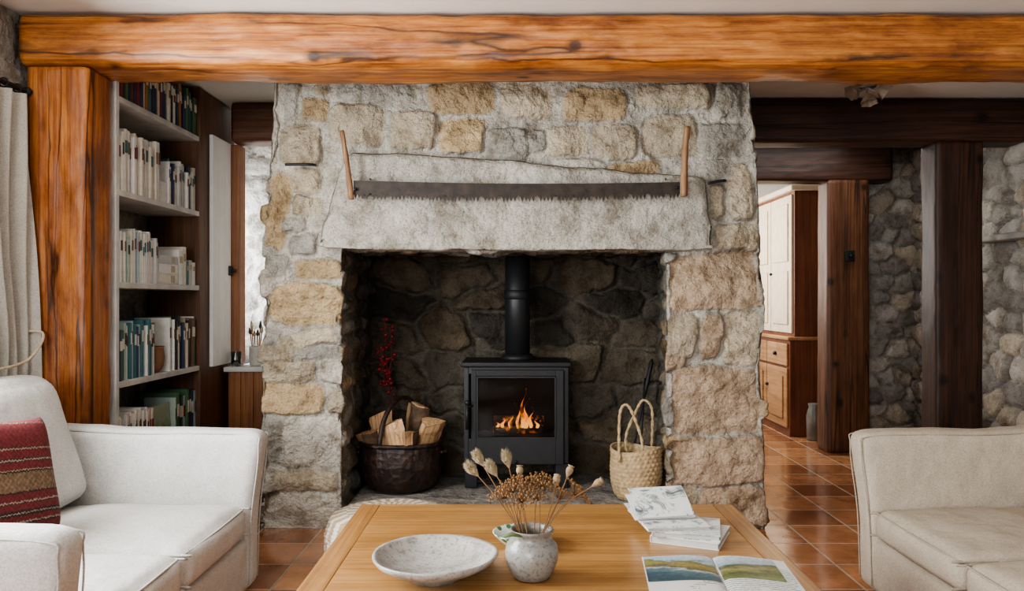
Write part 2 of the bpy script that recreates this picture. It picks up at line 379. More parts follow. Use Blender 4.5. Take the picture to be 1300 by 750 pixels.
# ================================================================== SETTING
ZC = 2.40
XL, XR = -2.15, 3.15
struct(mk('floor', gbox(-2.4, 3.4, -1.2, 8.7, -.1, 0, 0), M_tile, org=(0,0,0), smooth=False))
struct(mk('ceiling', gbox(-2.4, 3.4, -1.2, 8.7, ZC, ZC+.1, 0), M_plaster, org=(0,0,ZC), smooth=False))
def rubble(name, o, u, v, U, V, nrm, cell=(.16,.11), res=.02, pal=None, mort=(.3,.28,.25), depth=.03, seed=1, gapw=.02, warp=.02, rough=.008, soft=1.6):
    rs = np.random.RandomState(seed); o, u, v, nrm = map(lambda q: np.array(q, float), (o, u, v, nrm))
    P, F = patch(o, u*U, v*V, int(U/res), int(V/res))
    a = (P-o)@u; b_ = (P-o)@v
    sa = []; z = -cell[1]
    while z < V+cell[1]:
        x = -cell[0]+rs.rand()*cell[0]
        while x < U+cell[0]:
            sa.append((x+rs.uniform(-.2,.2)*cell[0], z+rs.uniform(-.3,.3)*cell[1])); x += cell[0]*rs.uniform(.65,1.4)
        z += cell[1]*rs.uniform(.8,1.15)
    S = np.array(sa); asp = cell[0]/cell[1]
    wa = a+warp*fbm(np.c_[a,b_,0*a], 9, 3, seed); wb = b_+warp*fbm(np.c_[a,b_,0*a+5], 9, 3, seed+3)
    f1 = np.empty(len(a)); f2 = np.empty(len(a)); id_ = np.empty(len(a), int)
    for s in range(0, len(a), 4000):
        e = min(s+4000, len(a))
        d = np.hypot((wa[s:e,None]-S[None,:,0])/asp**.6, (wb[s:e,None]-S[None,:,1])*asp**.4)
        k = np.argpartition(d, 1, axis=1)[:, :2]; dd = np.take_along_axis(d, k, 1); od = np.argsort(dd, 1)
        dd = np.take_along_axis(dd, od, 1); k = np.take_along_axis(k, od, 1)
        f1[s:e] = dd[:,0]; f2[s:e] = dd[:,1]; id_[s:e] = k[:,0]
    m_ = sstep(.3*gapw, soft*gapw, f2-f1+.35*gapw*fbm(np.c_[a,b_,0*a+8], 14, 3, seed+5))
    tx = rs.uniform(-.25,.25,len(S))[id_]; tz = rs.uniform(-.25,.25,len(S))[id_]
    hh = m_*(depth*(.65+.35*np.clip(1-(f1/(.5*cell[0]))**2, 0, 1))*(.6+.8*rs.rand(len(S))[id_])+tx*(wa-S[id_,0])*.5+tz*(wb-S[id_,1])*.5) + rough*fbm(P, 12, 4, seed+8)
    X = P+nrm*hh[:,None]
    pal = np.array(pal); pc = pal[rs.randint(0, len(pal), len(S))]*(.75+.5*rs.rand(len(S),1))
    col = np.array(mort)*(1-m_[:,None])+pc[id_]*m_[:,None]
    n0 = np.cross(u, v)
    if n0@nrm < 0: F = F[:, ::-1]
    return X, F, col
def rwall(name, *a, **k):
    X, F, c = rubble(name, *a, **k); o = mk(name, (X, F), M_wall, org=(float(X[:,0].mean()), float(X[:,1].mean()), 0), col=c); return struct(o)
pal_g = [(.31,.29,.26), (.39,.36,.315), (.26,.24,.21), (.40,.345,.27), (.21,.19,.17)]
pal_l = [(.5,.48,.44), (.42,.4,.37), (.55,.52,.47), (.36,.34,.31)]
rwall('wall_left', (XL,1.0,0), (0,1,0), (0,0,1), 4.75, ZC, (1,0,0), cell=(.3,.2), pal=[(.36,.32,.27),(.28,.26,.23),(.42,.38,.32)], mort=(.42,.39,.34), seed=4, depth=.015)
rwall('wall_right', (XR,3.0,0), (0,1,0), (0,0,1), 5.6, ZC, (-1,0,0), cell=(.24,.14), res=.0165, pal=pal_g, mort=(.27,.245,.21), seed=6, depth=.040, warp=.03, rough=.010, gapw=.016)
rwall('wall_back_right', (2.70,6.22,0), (1,0,0), (0,0,1), .45, ZC, (0,-1,0), cell=(.20,.13), res=.015, pal=pal_g, mort=(.27,.245,.21), seed=9, depth=.040, warp=.03, rough=.010, gapw=.016)
rwall('wall_recess', (XL,5.72,0), (1,0,0), (0,0,1), 1.0, ZC, (0,-1,0), cell=(.22,.15), pal=pal_l, mort=(.6,.58,.54), seed=12, depth=.03)
struct(mk('wall_far', gbox(-.2, XR, 8.5, 8.6, 0, ZC, 0), M_plaster, org=(2,8.5,0), smooth=False))
struct(mk('wall_behind_chimney', gbox(-1.25, 1.2, 5.05, 5.15, 0, ZC, 0), M_plaster, org=(0,5.1,0), smooth=False))

# ================================================================== FIREPLACE
fp = empty('stone_fireplace', (0,4.4,0), 'broad rough granite fireplace and chimney breast with a deep square opening', 'fireplace')
FY = 4.0; BY = 4.82; X0, X1 = -1.30, 1.27; OX0, OX1 = -.88, .76; OZ = 1.422
res = .0080
def pn(a): return max(1, int(round(abs(a)/res)))
H = ZC-.01
lst = [((X0,FY,0),(OX0-X0,0,0),(0,0,OZ),pn(OX0-X0),pn(OZ)), ((OX1,FY,0),(X1-OX1,0,0),(0,0,OZ),pn(X1-OX1),pn(OZ)),
       ((X0,FY,OZ),(OX0-X0,0,0),(0,0,H-OZ),pn(OX0-X0),pn(H-OZ)), ((OX0,FY,OZ),(OX1-OX0,0,0),(0,0,H-OZ),pn(OX1-OX0),pn(H-OZ)),
       ((OX1,FY,OZ),(X1-OX1,0,0),(0,0,H-OZ),pn(X1-OX1),pn(H-OZ)),
       ((OX0,FY,0),(0,BY-FY,0),(0,0,OZ),pn(BY-FY),pn(OZ)), ((OX1,BY,0),(0,FY-BY,0),(0,0,OZ),pn(BY-FY),pn(OZ)),
       ((OX0,BY,OZ),(OX1-OX0,0,0),(0,FY-BY,0),pn(OX1-OX0),pn(BY-FY)),
       ((X0,5.0,0),(0,-1,0),(0,0,OZ),50,pn(OZ)), ((X0,5.0,OZ),(0,-1,0),(0,0,H-OZ),50,pn(H-OZ)),
       ((X1,FY,0),(0,1,0),(0,0,OZ),50,pn(OZ)), ((X1,FY,OZ),(0,1,0),(0,0,H-OZ),50,pn(H-OZ))]
V, F = patches(lst)
Nn = vnormals(V, F)
x, y, z = V.T
s = x.copy()
rev_l = (np.abs(x-OX0) < 1e-4) & (y > FY+1e-4) & (z < OZ+1e-4); rev_r = (np.abs(x-OX1) < 1e-4) & (y > FY+1e-4) & (z < OZ+1e-4)
out_l = (np.abs(x-X0) < 1e-4); out_r = (np.abs(x-X1) < 1e-4); roof = (np.abs(z-OZ) < 1e-4) & (y > FY+1e-4) & ~rev_l & ~rev_r
s[rev_l] = OX0+(y-FY)[rev_l]; s[rev_r] = OX1-(y-FY)[rev_r]; s[out_l] = X0-(y-FY)[out_l]; s[out_r] = X1+(y-FY)[out_r]
zz = z.copy(); zz[roof] = OZ-(y-FY)[roof]*.9
ST = """373 414 122 152 o;424 524 102 130 g;540 630 103 145 o;634 700 106 151 b;712 796 110 154 o;804 912 105 139 b;918 960 105 149 g;346 370 104 154 g
343 404 157 209 b;414 490 133 184 b;493 555 141 190 b;556 616 149 195 o;618 668 162 206 g;668 693 165 195 g;694 750 160 200 b;751 812 154 201 b;816 890 143 199 b;894 960 155 198 g
696 769 201 221 p;770 840 203 224 o;364 404 213 247 b;366 410 249 274 b;348 386 275 293 g;332 361 216 322 o;366 436 328 356 o;333 364 324 358 g;364 400 295 325 g
332 441 359 415 o;356 428 417 440 b;330 354 417 441 g;358 442 441 458 g;331 403 457 487 b;404 443 459 487 p;328 414 486 525 o;415 443 489 527 b;356 443 526 595 p;328 355 527 595 g;341 434 596 624 b;328 437 625 672 p
892 946 200 230 g;904 927 232 279 b;928 966 206 280 b;911 970 282 317 b;842 976 319 393 r;846 886 394 458 b;888 918 396 459 r;919 968 394 465 b;852 970 464 552 r;845 975 553 616 r;886 975 617 671 r;843 885 617 671 b"""
cc = {'o':(.435,.325,.195), 'g':(.365,.345,.30), 'b':(.45,.385,.285), 'p':(.50,.465,.40), 'r':(.435,.33,.235)}
MORT = (.475,.445,.385)
stones = []
rs = np.random.RandomState(5)
for t in ST.replace('\n', ';').split(';'):
    a, b_, c_, d_, k = t.split(); a, b_, c_, d_ = map(float, (a, b_, c_, d_))
    stones.append((wx(a,4), wx(b_,4), wz(d_,4), wz(c_,4), np.array(cc[k])*rs.uniform(.85,1.15)))
occ = [q[:4] for q in stones]+[(wx(400,4), wx(906,4), wz(318,4), wz(196,4)), (OX0+.02, OX1-.02, 0, OZ+.02)]
for tries in range(9000):
    w_ = rs.uniform(.05,.20)*(1 if tries > 1500 else 1.3); h_ = rs.uniform(.035,.09); a = rs.uniform(X0, X1-w_); c_ = rs.uniform(.02, H-h_)
    if all(a > q[1]+.004 or a+w_ < q[0]-.004 or c_ > q[3]+.004 or c_+h_ < q[2]-.004 for q in occ):
        k = list(cc.values())[rs.randint(5)]; stones.append((a, a+w_, c_, c_+h_, np.array(k)*.6+np.array(MORT)*.38)); occ.append((a, a+w_, c_, c_+h_))
def filler(s0, s1, z0, z1, rs, dark=1.0, hh=(.1,.2), ww=(.14,.36)):
    out = []; zq = z0
    while zq < z1-.04:
        h_ = rs.uniform(*hh); q = s0+rs.uniform(-.1,.0)
        while q < s1:
            w_ = rs.uniform(*ww); c_ = np.array(list(cc.values())[rs.randint(5)])*rs.uniform(.75,1.1)*dark
            out.append((q+.008, q+w_-.008, zq+.006+rs.uniform(0,.02), zq+h_-.006-rs.uniform(0,.02), c_)); q += w_
        zq += h_
    return out
stones += filler(OX0+.07, OX1-.07, 0, OZ, rs, .85) + filler(X0-1.05, X0-.06, 0, H, rs) + filler(X1+.06, X1+1.05, 0, H, rs)
def stonefield(s, z, stones, seed, mort):
    Q = np.c_[s, z, 0*s]
    s2 = s+.018*fbm(Q, 6, 3, seed)+.009*fbm(Q, 24, 3, seed+5); z2 = z+.016*fbm(Q+9, 6, 3, seed+2)+.009*fbm(Q+4, 24, 3, seed+6)
    smear = .008*fbm(Q, 8, 3, seed+70)
    h = np.zeros(len(s)); best = np.zeros(len(s)); col = np.tile(np.array(mort, float), (len(s),1)); rr = np.random.RandomState(seed)
    for (a, b_, c_, d_, cl) in stones:
        cx, cz, ha, hb = (a+b_)/2, (c_+d_)/2, (b_-a)/2, (d_-c_)/2
        th = rr.uniform(-.08,.08); p_ = rr.uniform(3.2,8.0)
        t1, t2 = rr.uniform(-.10,.10), rr.uniform(-.18,.18); am = rr.uniform(.7,1.35); cutx, cutz = rr.uniform(-.4,.4)*ha, rr.uniform(-.4,.4)*hb; kk = rr.uniform(-.25,.25); kz = rr.uniform(-.25,.25)
        idx = np.where((np.abs(s2-cx) < ha+.05) & (np.abs(z2-cz) < hb+.05))[0]
        if len(idx) == 0: continue
        dx = (s2[idx]-cx); dz = (z2[idx]-cz); u = dx*math.cos(th)+dz*math.sin(th); w = -dx*math.sin(th)+dz*math.cos(th)
        q = ((np.abs(u)/ha)**p_+(np.abs(w)/hb)**p_)**(1/p_)
        dist = (q-1)*min(ha, hb)+smear[idx]*min(1, min(ha,hb)/.05)-.001; m_ = 1-sstep(-.012, .004, dist)
        dome = .75+.25*np.clip(1-q**2, 0, 1)
        tilt = t1*u+t2*w-np.abs(kk)*np.maximum(u*np.sign(kk+1e-6)-cutx, 0)-np.abs(kz)*np.maximum(w*np.sign(kz+1e-6)-cutz, 0)
        k = m_ > best[idx]; ii = idx[k]
        best[ii] = m_[k]; h[ii] = (m_*dome*am)[k]*min(1, .35+min(ha,hb)/.05)+(tilt*m_/.03)[k]
        mk_ = sstep(.3,1.0,m_[k])[:,None]; col[ii] = np.array(mort)*(1-mk_)+cl*mk_
    return h, col, best
h, col, best = stonefield(s, zz, stones, 21, MORT)
P3 = np.c_[s, zz, 0*s]
disp = .031*h + .013*fbm(P3, 5, 3, 2) + .013*fbm(P3, 14, 3, 8) + .005*fbm(V, 45, 2, 9) - .025
col = col*(1+.20*fbm(P3, 3, 3, 31)+.16*fbm(P3, 18, 3, 33))[:,None]
eb = np.clip(1-np.abs(best-.45)/.45, 0, 1); col = col*(1-.26*eb)[:,None]
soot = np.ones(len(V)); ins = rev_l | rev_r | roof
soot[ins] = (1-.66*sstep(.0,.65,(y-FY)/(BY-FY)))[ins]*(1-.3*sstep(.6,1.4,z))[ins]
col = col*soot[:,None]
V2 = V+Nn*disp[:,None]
Lz = np.interp(z, [0,.3,.9,1.1,1.42,1.9,2.28,2.4], [wx(326,4),wx(328,4),wx(331,4),wx(334,4),wx(333,4),wx(340,4),wx(345,4),wx(346,4)])
Rz = np.interp(z, [0,.3,.45,.85,1.12,1.45,1.9,2.28,2.4], [wx(975,4),wx(973,4),wx(973,4),wx(968,4),wx(975,4),wx(970,4),wx(963,4),wx(955,4),wx(954,4)])
tl = 1-sstep(X0, OX0+.02, x); tr_ = sstep(OX1-.02, X1, x)
V2[:,0] += tl*(Lz-X0)+tr_*(Rz-X1)
V2[:,0] += np.where(rev_r, .10*(y-FY)/(BY-FY), 0)
V2[:,2] = np.where(z < 1e-4, 0.001, V2[:,2])
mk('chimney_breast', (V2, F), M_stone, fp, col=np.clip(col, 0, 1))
# firebox back: sooty irregular rubble
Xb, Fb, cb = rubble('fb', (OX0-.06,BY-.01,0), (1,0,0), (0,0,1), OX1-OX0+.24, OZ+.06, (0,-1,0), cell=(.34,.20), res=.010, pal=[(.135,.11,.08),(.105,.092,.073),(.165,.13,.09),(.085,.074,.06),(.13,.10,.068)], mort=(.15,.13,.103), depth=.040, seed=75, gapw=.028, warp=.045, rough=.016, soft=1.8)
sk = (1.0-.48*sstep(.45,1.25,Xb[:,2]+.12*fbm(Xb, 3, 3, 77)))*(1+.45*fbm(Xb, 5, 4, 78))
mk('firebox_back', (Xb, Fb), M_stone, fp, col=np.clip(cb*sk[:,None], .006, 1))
P, Fh = cgrid(80, 40, 6)
hx0, hx1, hy0, hy1, hz = -.86, .74, 3.985, 4.80, .12
X = np.c_[(hx0+hx1)/2+P[:,0]*(hx1-hx0)/2, (hy0+hy1)/2+P[:,1]*(hy1-hy0)/2, hz/2+P[:,2]*hz/2]
e = fbm(X, 9, 4, 15); X[:,1] += np.where(P[:,1] < -.99, .012*e, 0); X[:,2] += np.where(P[:,2] > .99, .003*e-.002, 0)
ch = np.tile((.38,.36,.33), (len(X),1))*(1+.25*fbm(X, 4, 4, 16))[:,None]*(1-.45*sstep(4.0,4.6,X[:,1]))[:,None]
mk('hearth_slab', (X, Fh), M_stone, fp, col=ch)
# lintel: one large rough-hewn slab
P, Fl = cgrid(200, 8, 64)
t = (P[:,2]+1)/2; u = (P[:,0]+1)/2
bl, brr = wx(400,3.95), wx(907,3.95); tl_, trr = wx(440,3.95), wx(897,3.95)
zb = np.interp(u, [0,.03,.5,.96,1], [wz(313,3.95),wz(317,3.95),wz(318,3.95),wz(318,3.95),wz(316,3.95)])
zt = np.interp(u, [0,.02,.15,.35,.5,.8,.98,1], [wz(197,3.95),wz(191,3.95),wz(191,3.95),wz(196,3.95),wz(203,3.95),wz(216,3.95),wz(221,3.95),wz(228,3.95)])
X = np.c_[(bl+(tl_-bl)*t**1.1)*(1-u)+(brr+(trr-brr)*t**1.1)*u, 3.952+(P[:,1]+1)/2*.25, zb+(zt-zb)*t]
X[:,0] += .03*fbm(X, 7, 3, 66)*(np.abs(P[:,0]))**6; X[:,2] += .016*fbm(X, 7, 3, 67)*np.clip(t,0,1)**3
Nl = vnormals(X, Fl); e2 = .014*fbm(X, 4, 2, 40)+.009*fbm(X, 13, 3, 41)
edge = np.maximum(np.abs(P[:,0])**2.5*.985, np.abs(P[:,2])); X = X+Nl*(e2-.026*sstep(.86,1,edge)*(P[:,2] > -.9)-.008*sstep(.95,1,edge))[:,None]
X[:,1] -= np.where(P[:,1] < -.9, .018*(1-t), 0)
cl = np.tile((.435,.408,.355), (len(X),1))*(1+.28*fbm(X, 3, 4, 42)+.14*fbm(X, 24, 3, 43))[:,None]
mk('lintel_stone', (X, Fl), M_lintel, fp, col=np.clip(cl, 0, 1))

# ================================================================== BEAMS AND POSTS
def log(name, x0, x1, y0, y1, z0, z1, mat, label, cat, axis, p=5, amp=.008, n=160, seed=0):
    hx, hy, hz = (x1-x0)/2, (y1-y0)/2, (z1-z0)/2; c = np.array([(x0+x1)/2, (y0+y1)/2, (z0+z1)/2])
    if axis == 'x': P, F = cgrid(n, 18, 30); a, b_ = 1, 2
    else: P, F = cgrid(24, 18, n); a, b_ = 0, 1
    A, B = P[:,a], P[:,b_]
    r_ = np.maximum((np.abs(A)**p+np.abs(B)**p)**(1/p), 1e-6); mx_ = np.maximum(np.abs(A), np.abs(B)); k = mx_/r_
    Q = P.copy(); Q[:,a] *= k; Q[:,b_] *= k
    X = Q*np.array([hx, hy, hz])+c
    l = X[:, 0 if axis == 'x' else 2]
    w = 1+.08*fbm(np.c_[l*.8, 0*l, 0*l+seed], 1.6, 4, seed)
    nn = vnormals(X, F); sc_ = np.array([.35,1,1]) if axis == 'x' else np.array([1,1,.35])
    d = amp*fbm(X*sc_, 7, 3, seed)+(w-1)*min(hx,hy,hz)*1.0+amp*.45*fbm(X*sc_, 30, 3, seed+1)
    lim = 1-sstep(.985, 1, np.abs(P[:, 0 if axis == 'x' else 2]))
    X = X+nn*(d*lim)[:,None]
    o = mk(name, (X, F), mat, org=(c[0], c[1], z0)); return tag(o, label, cat)
log('timber_beam', -2.10, 3.1, 3.33, 3.66, 2.158, ZC-.004, M_beam, 'huge varnished orange log beam crossing the room in front of the chimney', 'beam', 'x', 4.8, .013, 300, 3)
log('timber_post', -2.085, -1.82, 3.34, 3.56, 0.0, 2.157, M_post, 'thick orange knotty pine post under the left end of the big beam', 'post', 'z', 8, .010, 170, 5)
log('timber_beam', 1.05, 3.10, 4.78, 5.02, 2.13, ZC-.004, M_darkx, 'dark brown timber beam under the ceiling right of the chimney', 'beam', 'x', 9, .006, 90, 8)
log('timber_post', wx(1178,4.9), wx(1238,4.9), 4.8, 5.0, 0, 2.135, M_darkz, 'dark brown timber post against the rubble wall, nearer of the two right-hand posts', 'post', 'z', 10, .006, 90, 9)
log('timber_beam', 1.3, 2.87, 6.0, 6.22, 2.075, 2.35, M_darkx, 'shorter reddish brown beam over the far doorway', 'beam', 'x', 10, .006, 60, 11)
log('timber_post', wx(1047,6.05), wx(1101,6.05), 6.0, 6.21, 0, 2.08, M_midz, 'mid-brown timber door post standing beside the far doorway', 'post', 'z', 10, .004, 80, 12)
o = mk('latch_plate', join(gbox(wx(1074,5.97), wx(1086,5.97), 5.978, 5.999, wz(332,5.98), wz(318,5.98), .003), gtube([(wx(1080,5.97),5.98,wz(325,5.97)), (wx(1080,5.97),5.95,wz(325,5.97))], .012, 10)), M_iron, org=(wx(1080,5.97), 5.99, wz(332,5.98)))
tag(o, 'small black latch fixed on the far door post', 'latch')
log('timber_beam', wx(297,4.95), -1.27, 4.9, 5.1, 2.155, ZC-.004, M_midx, 'short brown beam between the cupboard and the chimney', 'beam', 'x', 7, .005, 30, 14)

cx_, cy_ = wx(1100,4.5), 4.5
t = empty('ceiling_light', (cx_, cy_, ZC), 'small ceiling light with three fluted petal shades behind the big beam', 'ceiling light')
mk('ceiling_plate', glathe([(.05,-.02), (.055,-.01), (.055,-.0005)], (cx_,cy_,ZC), 24), M_steel, t)
M_shade = plain('frosted_shade', (.32,.24,.17), .4, .2)
for k, (dx, dz) in enumerate(((-.085,-.075), (0,-.11), (.085,-.075))):
    mk('arm', gtube(curve([(cx_,cy_,ZC-.015), (cx_+dx*.4,cy_-.01,ZC-.04), (cx_+dx*.8,cy_-.02,ZC+dz+.03)], 5), .006, 8), M_steel, t)
    V = []; F = []; n_ = 36; ax = Vector((dx*1.2, -.03, dz)).normalized(); q = ax.to_track_quat('Z', 'Y'); o0 = Vector((cx_+dx*.7, cy_-.02, ZC+dz+.045))
    for i, (r_, l_) in enumerate(((.012,0), (.026,.012), (.034,.03), (.045,.055))):
        for j in range(n_):
            a = 2*PI*j/n_; rr = r_*(1+.10*(i/3)*math.cos(6*a)); V.append(tuple(o0+q@Vector((rr*math.cos(a), rr*math.sin(a), l_))))
    for i in range(3):
        for j in range(n_): F.append([i*n_+j, i*n_+(j+1) % n_, (i+1)*n_+(j+1) % n_, (i+1)*n_+j])
    F.append(list(range(n_))[::-1])
    mk('lamp_shade', (V, F), M_shade, t)

# ================================================================== BOOKCASE
bx0, bx1, by0, by1 = -2.11, -1.82, 3.585, 4.56
SZ = [2.105, 1.675, 1.25, .79, .33]
bc = empty('bookcase', (-1.96,4.07,0), 'tall whitewashed bookcase of five shelves between the orange post and the cupboard', 'bookcase')
mk('side_panel', gbox(bx0, bx1, by0, by0+.03, 0, ZC-.01, .003), M_shelfw, bc, smooth=False)
mk('side_panel', gbox(bx0, bx1+.005, by1-.03, by1, 0, ZC-.01, .003), M_case, bc, smooth=False)
for zq in SZ: mk('shelf', gbox(bx0, bx1, by0+.031, by1-.031, zq-.028, zq, .003), M_shelfw, bc, smooth=False)
BC = {'cream':(.68,.64,.55), 'white':(.76,.75,.72), 'pale grey':(.52,.52,.50), 'dark red':(.20,.03,.03), 'black':(.03,.03,.035), 'teal':(.045,.14,.155), 'navy':(.03,.045,.11),
      'green':(.07,.15,.08), 'brown':(.17,.09,.05), 'orange':(.40,.16,.05), 'pale blue':(.36,.45,.49), 'tan':(.44,.36,.25), 'mint':(.38,.48,.43), 'pink':(.52,.36,.33)}
BM = {k: plain('book_'+k.replace(' ', '_'), v_, .55, .08, 30, .02) for k, v_ in BC.items()}
ordn = ['first','second','third','fourth','fifth','sixth','seventh','eighth','ninth','tenth']+['%dth' % i if i % 10 not in (1,2,3) or i < 20 else '%d%s' % (i, {1:'st',2:'nd',3:'rd'}[i % 10]) for i in range(11, 60)]
def bookgeo(d, t, h):
    b_ = .0025
    cov = join(gbox(-d, 0, -t/2, -t/2+b_, 0, h, 0), gbox(-d, 0, t/2-b_, t/2, 0, h, 0))
    n_ = 6
    Vv = []; Ff = []
    for i in range(n_+1):
        a = -PI/2+PI*i/n_; Vv += [(.004*math.cos(a), t/2*math.sin(a), 0), (.004*math.cos(a), t/2*math.sin(a), h)]
    for i in range(n_): Ff.append([2*i, 2*i+2, 2*i+3, 2*i+1])
    Ff.append([2*i for i in range(n_+1)][::-1]); Ff.append([2*i+1 for i in range(n_+1)])
    band = gbox(.0038, .0052, -t*.35, t*.35, h*.62, h*.82, 0)
    pg = gbox(-d+.004, -.001, -t/2+b_, t/2-b_, .004, h-.004, 0)
    V_, F_ = join(cov, (Vv, Ff), pg, band)[:2]
    nc = len(cov[1])+len(Ff)
    return V_, F_, [0]*nc+[1]*len(pg[1])+[2]*len(band[1])
shelfname = ['top shelf', 'second shelf', 'third shelf', 'fourth shelf', 'lowest shelf']
rows = [
 (0, 3.62, 4.525, ['black','dark red','navy','teal','brown','dark red','black','orange','green','cream'], (.19,.25), (.020,.034)),
 (1, 3.62, 4.05, ['white','cream','white','pale grey','white','cream'], (.25,.30), (.017,.030)),
 (1, 4.16, 4.525, ['black','white','navy','cream','pale grey','white','teal'], (.20,.25), (.016,.028)),
 (2, 3.62, 4.045, ['white','cream','white','pale blue','white','pale grey','cream','mint'], (.21,.26), (.015,.026)),
 (3, 3.62, 4.025, ['teal','navy','green','pale blue','white','black','mint','pale grey'], (.22,.28), (.016,.028)),
 (3, 4.175, 4.525, ['navy','cream','green','black','brown','tan','white'], (.22,.29), (.016,.030)),
 (4, 3.62, 4.0, ['white','pale grey','white','cream','pale grey','pink'], (.28,.31), (.010,.018)),
 (4, 4.235, 4.525, ['black','green','pale blue','green','pale grey','navy','mint'], (.29,.35), (.018,.034))]
books = []
for (si, ya, yb, pal, hr, tr2) in rows:
    yq = ya; prev = None
    while yb-yq > .010:
        t_ = min(random.uniform(*tr2), yb-yq-.0005)
        if 0 < yb-yq-t_ < .012: t_ = yb-yq-.0005
        cn = random.choice([c_ for c_ in pal if c_ != prev] or pal); prev = cn
        hq = random.uniform(*hr); d = random.uniform(.14,.2)
        books.append([si, yq+t_/2, t_, hq, d, cn]); yq += t_+.0008
books.sort(key=lambda q: (q[0], q[1])); seen = set()
for i, (si, yc, t_, hq, d, cn) in enumerate(books):
    sh = [b_ for b_ in books if b_[0] == si]; j = sh.index(books[i])
    kind = 'magazine' if (si == 4 and yc < 4.1) else 'book'
    size = 'tall' if hq > .26 else ('short' if hq < .21 else '')
    th = 'thin' if t_ < .021 else ('thick' if t_ > .029 else '')
    lab = ' '.join(w for w in (th, size, cn, kind) if w)
    lab += ' on the '+shelfname[si]
    if 0 < j < len(sh)-1: lab += ', between %s and %s ones' % (sh[j-1][5], sh[j+1][5])
    else: lab += ', at the row end'
    if lab in seen: lab = ' '.join(w for w in (th, cn, kind) if w)+' on the %s, %s from the post' % (shelfname[si], ordn[j])
    seen.add(lab)
    bandm = BM['cream'] if sum(BC[cn]) < .9 else BM[random.choice(['dark red','teal','black','brown'])]
    o = mk(kind, bookgeo(d, t_, hq), [BM[cn], M_paper, bandm], org=(bx1-.012-random.uniform(0,.02), yc, SZ[si]+.0005), local=True, smooth=False)
    tag(o, lab, kind, 'books on the bookcase '+shelfname[si])
def flat_books(si, y0, y1, specs, where):
    zq = SZ[si]+.0005
    for k, (t_, cn) in enumerate(specs):
        yy0 = y0+.006*k; g = bookgeo(.2, t_, y1-yy0)
        V_ = [(v[0], yy0+v[2], zq+t_/2+v[1]) for v in g[0]]
        o = mk('book', (V_, [f[::-1] for f in g[1]], g[2]), [BM[cn], M_paper, BM['tan']], org=(0,(y0+y1)/2,zq), smooth=False)
        o.location.x = bx1-.02
        tag(o, cn+' book lying flat '+where+', '+['bottom','middle','top'][k]+' of its pile', 'book', 'flat pile of books '+where)
        zq += t_+.0008
flat_books(2, 4.05, 4.28, [(.055,'cream'), (.05,'white'), (.045,'pale grey')], 'on the third shelf')
for k, (ya, t_, hq, cn) in enumerate(((4.295,.05,.19,'white'), (4.348,.045,.21,'cream'), (4.396,.03,.13,'teal'), (4.43,.04,.14,'pale grey'), (4.474,.045,.13,'white'))):
    o = mk('book', bookgeo(.16, t_, hq), [BM[cn], M_paper, BM['tan']], org=(bx1-.02, ya+t_/2, SZ[2]+.0005), local=True, smooth=False)
    tag(o, ('chunky %s book beside the flat pile on the third shelf' if k < 4 else 'low chunky %s book at the far end of the third shelf') % cn, 'book', 'chunky books on the third shelf')
m, nt, b = newmat('green_field_cover'); v = coords(nt); nz = N(nt, 'ShaderNodeTexNoise', Scale=14, Detail=7.0); nt.links.new(v, nz.inputs['Vector'])
sp = N(nt, 'ShaderNodeSeparateXYZ'); nt.links.new(v, sp.inputs[0]); ma = N(nt, 'ShaderNodeMath', operation='MULTIPLY_ADD'); nt.links.new(sp.outputs[2], ma.inputs[0]); ma.inputs[1].default_value = 2.2; nt.links.new(nz.outputs[0], ma.inputs[2])
r = ramp(nt, [(.3,(.62,.62,.58)), (.52,(.05,.07,.04)), (.7,(.12,.20,.06)), (.95,(.30,.36,.26))]); nt.links.new(ma.outputs[0], r.inputs[0]); nt.links.new(r.outputs[0], b.inputs['Base Color']); b.inputs['Roughness'].default_value = .4
fo = mk('book', join(gbox(-.012, 0, -.105, .105, 0, .29, .001), gbox(-.0115, -.001, .104, .106, .002, .288, 0)), m, org=(bx1-.02, 4.117, SZ[4]+.001), local=True, smooth=False)
fo.rotation_euler = (0, math.radians(-4), 0); tag(fo, 'large picture book with green cover standing face-out on the lowest shelf', 'book')
o = mk('storage_box', gbox(-.16, 0, -.05, .05, 0, .11, .004), BM['white'], org=(bx1-.02, 4.105, SZ[1]+.0005), local=True); tag(o, 'small white box between the rows of the bookcase second shelf', 'box')
o = mk('clay_pot', glathe([(.035,0), (.055,.03), (.062,.08), (.056,.12), (.062,.135), (.055,.135), (.048,.118), (.0501,.05), (.001,.012)], n=32), M_terra, org=(bx1-.075, 4.10, SZ[3]+.0005), local=True); tag(o, 'round brown clay pot on the bookcase fourth shelf', 'pot')

# ================================================================== CUPBOARD NEXT TO THE BOOKCASE
cb_ = empty('cupboard', (-1.96,4.83,0), 'tall brown wooden cupboard with a narrow white plank door beyond the bookcase', 'cupboard')
mk('body', gbox(-2.11, -1.825, 4.575, 5.1, 0, ZC-.01, .004), M_case, cb_, smooth=False)
dr = mk('door', join(*[gbox(-1.823, -1.80, 4.68+i*.1, 4.68+i*.1+.0985, .77, 2.15, .004) for i in range(3)]), M_white, cb_, smooth=False)
mk('latch', join(gbox(-1.80, -1.785, 4.93, 4.965, 1.32, 1.38, .003), gtube([(-1.79,4.95,1.35), (-1.765,4.95,1.35)], .012, 10)), M_iron, dr)
M_orpost = wood('orange_post', (.13,.045,.016), (.27,.105,.036), (.38,.175,.068), 'z', .5)
mk('corner_post', gbox(-1.823, -1.75, 4.99, 5.1, .76, 2.15, .008), M_orpost, cb_, smooth=False)
lc = empty('low_cabinet', (-1.58,5.2,0), 'low wooden plank cabinet with a pale top in the recess left of the chimney', 'cabinet')
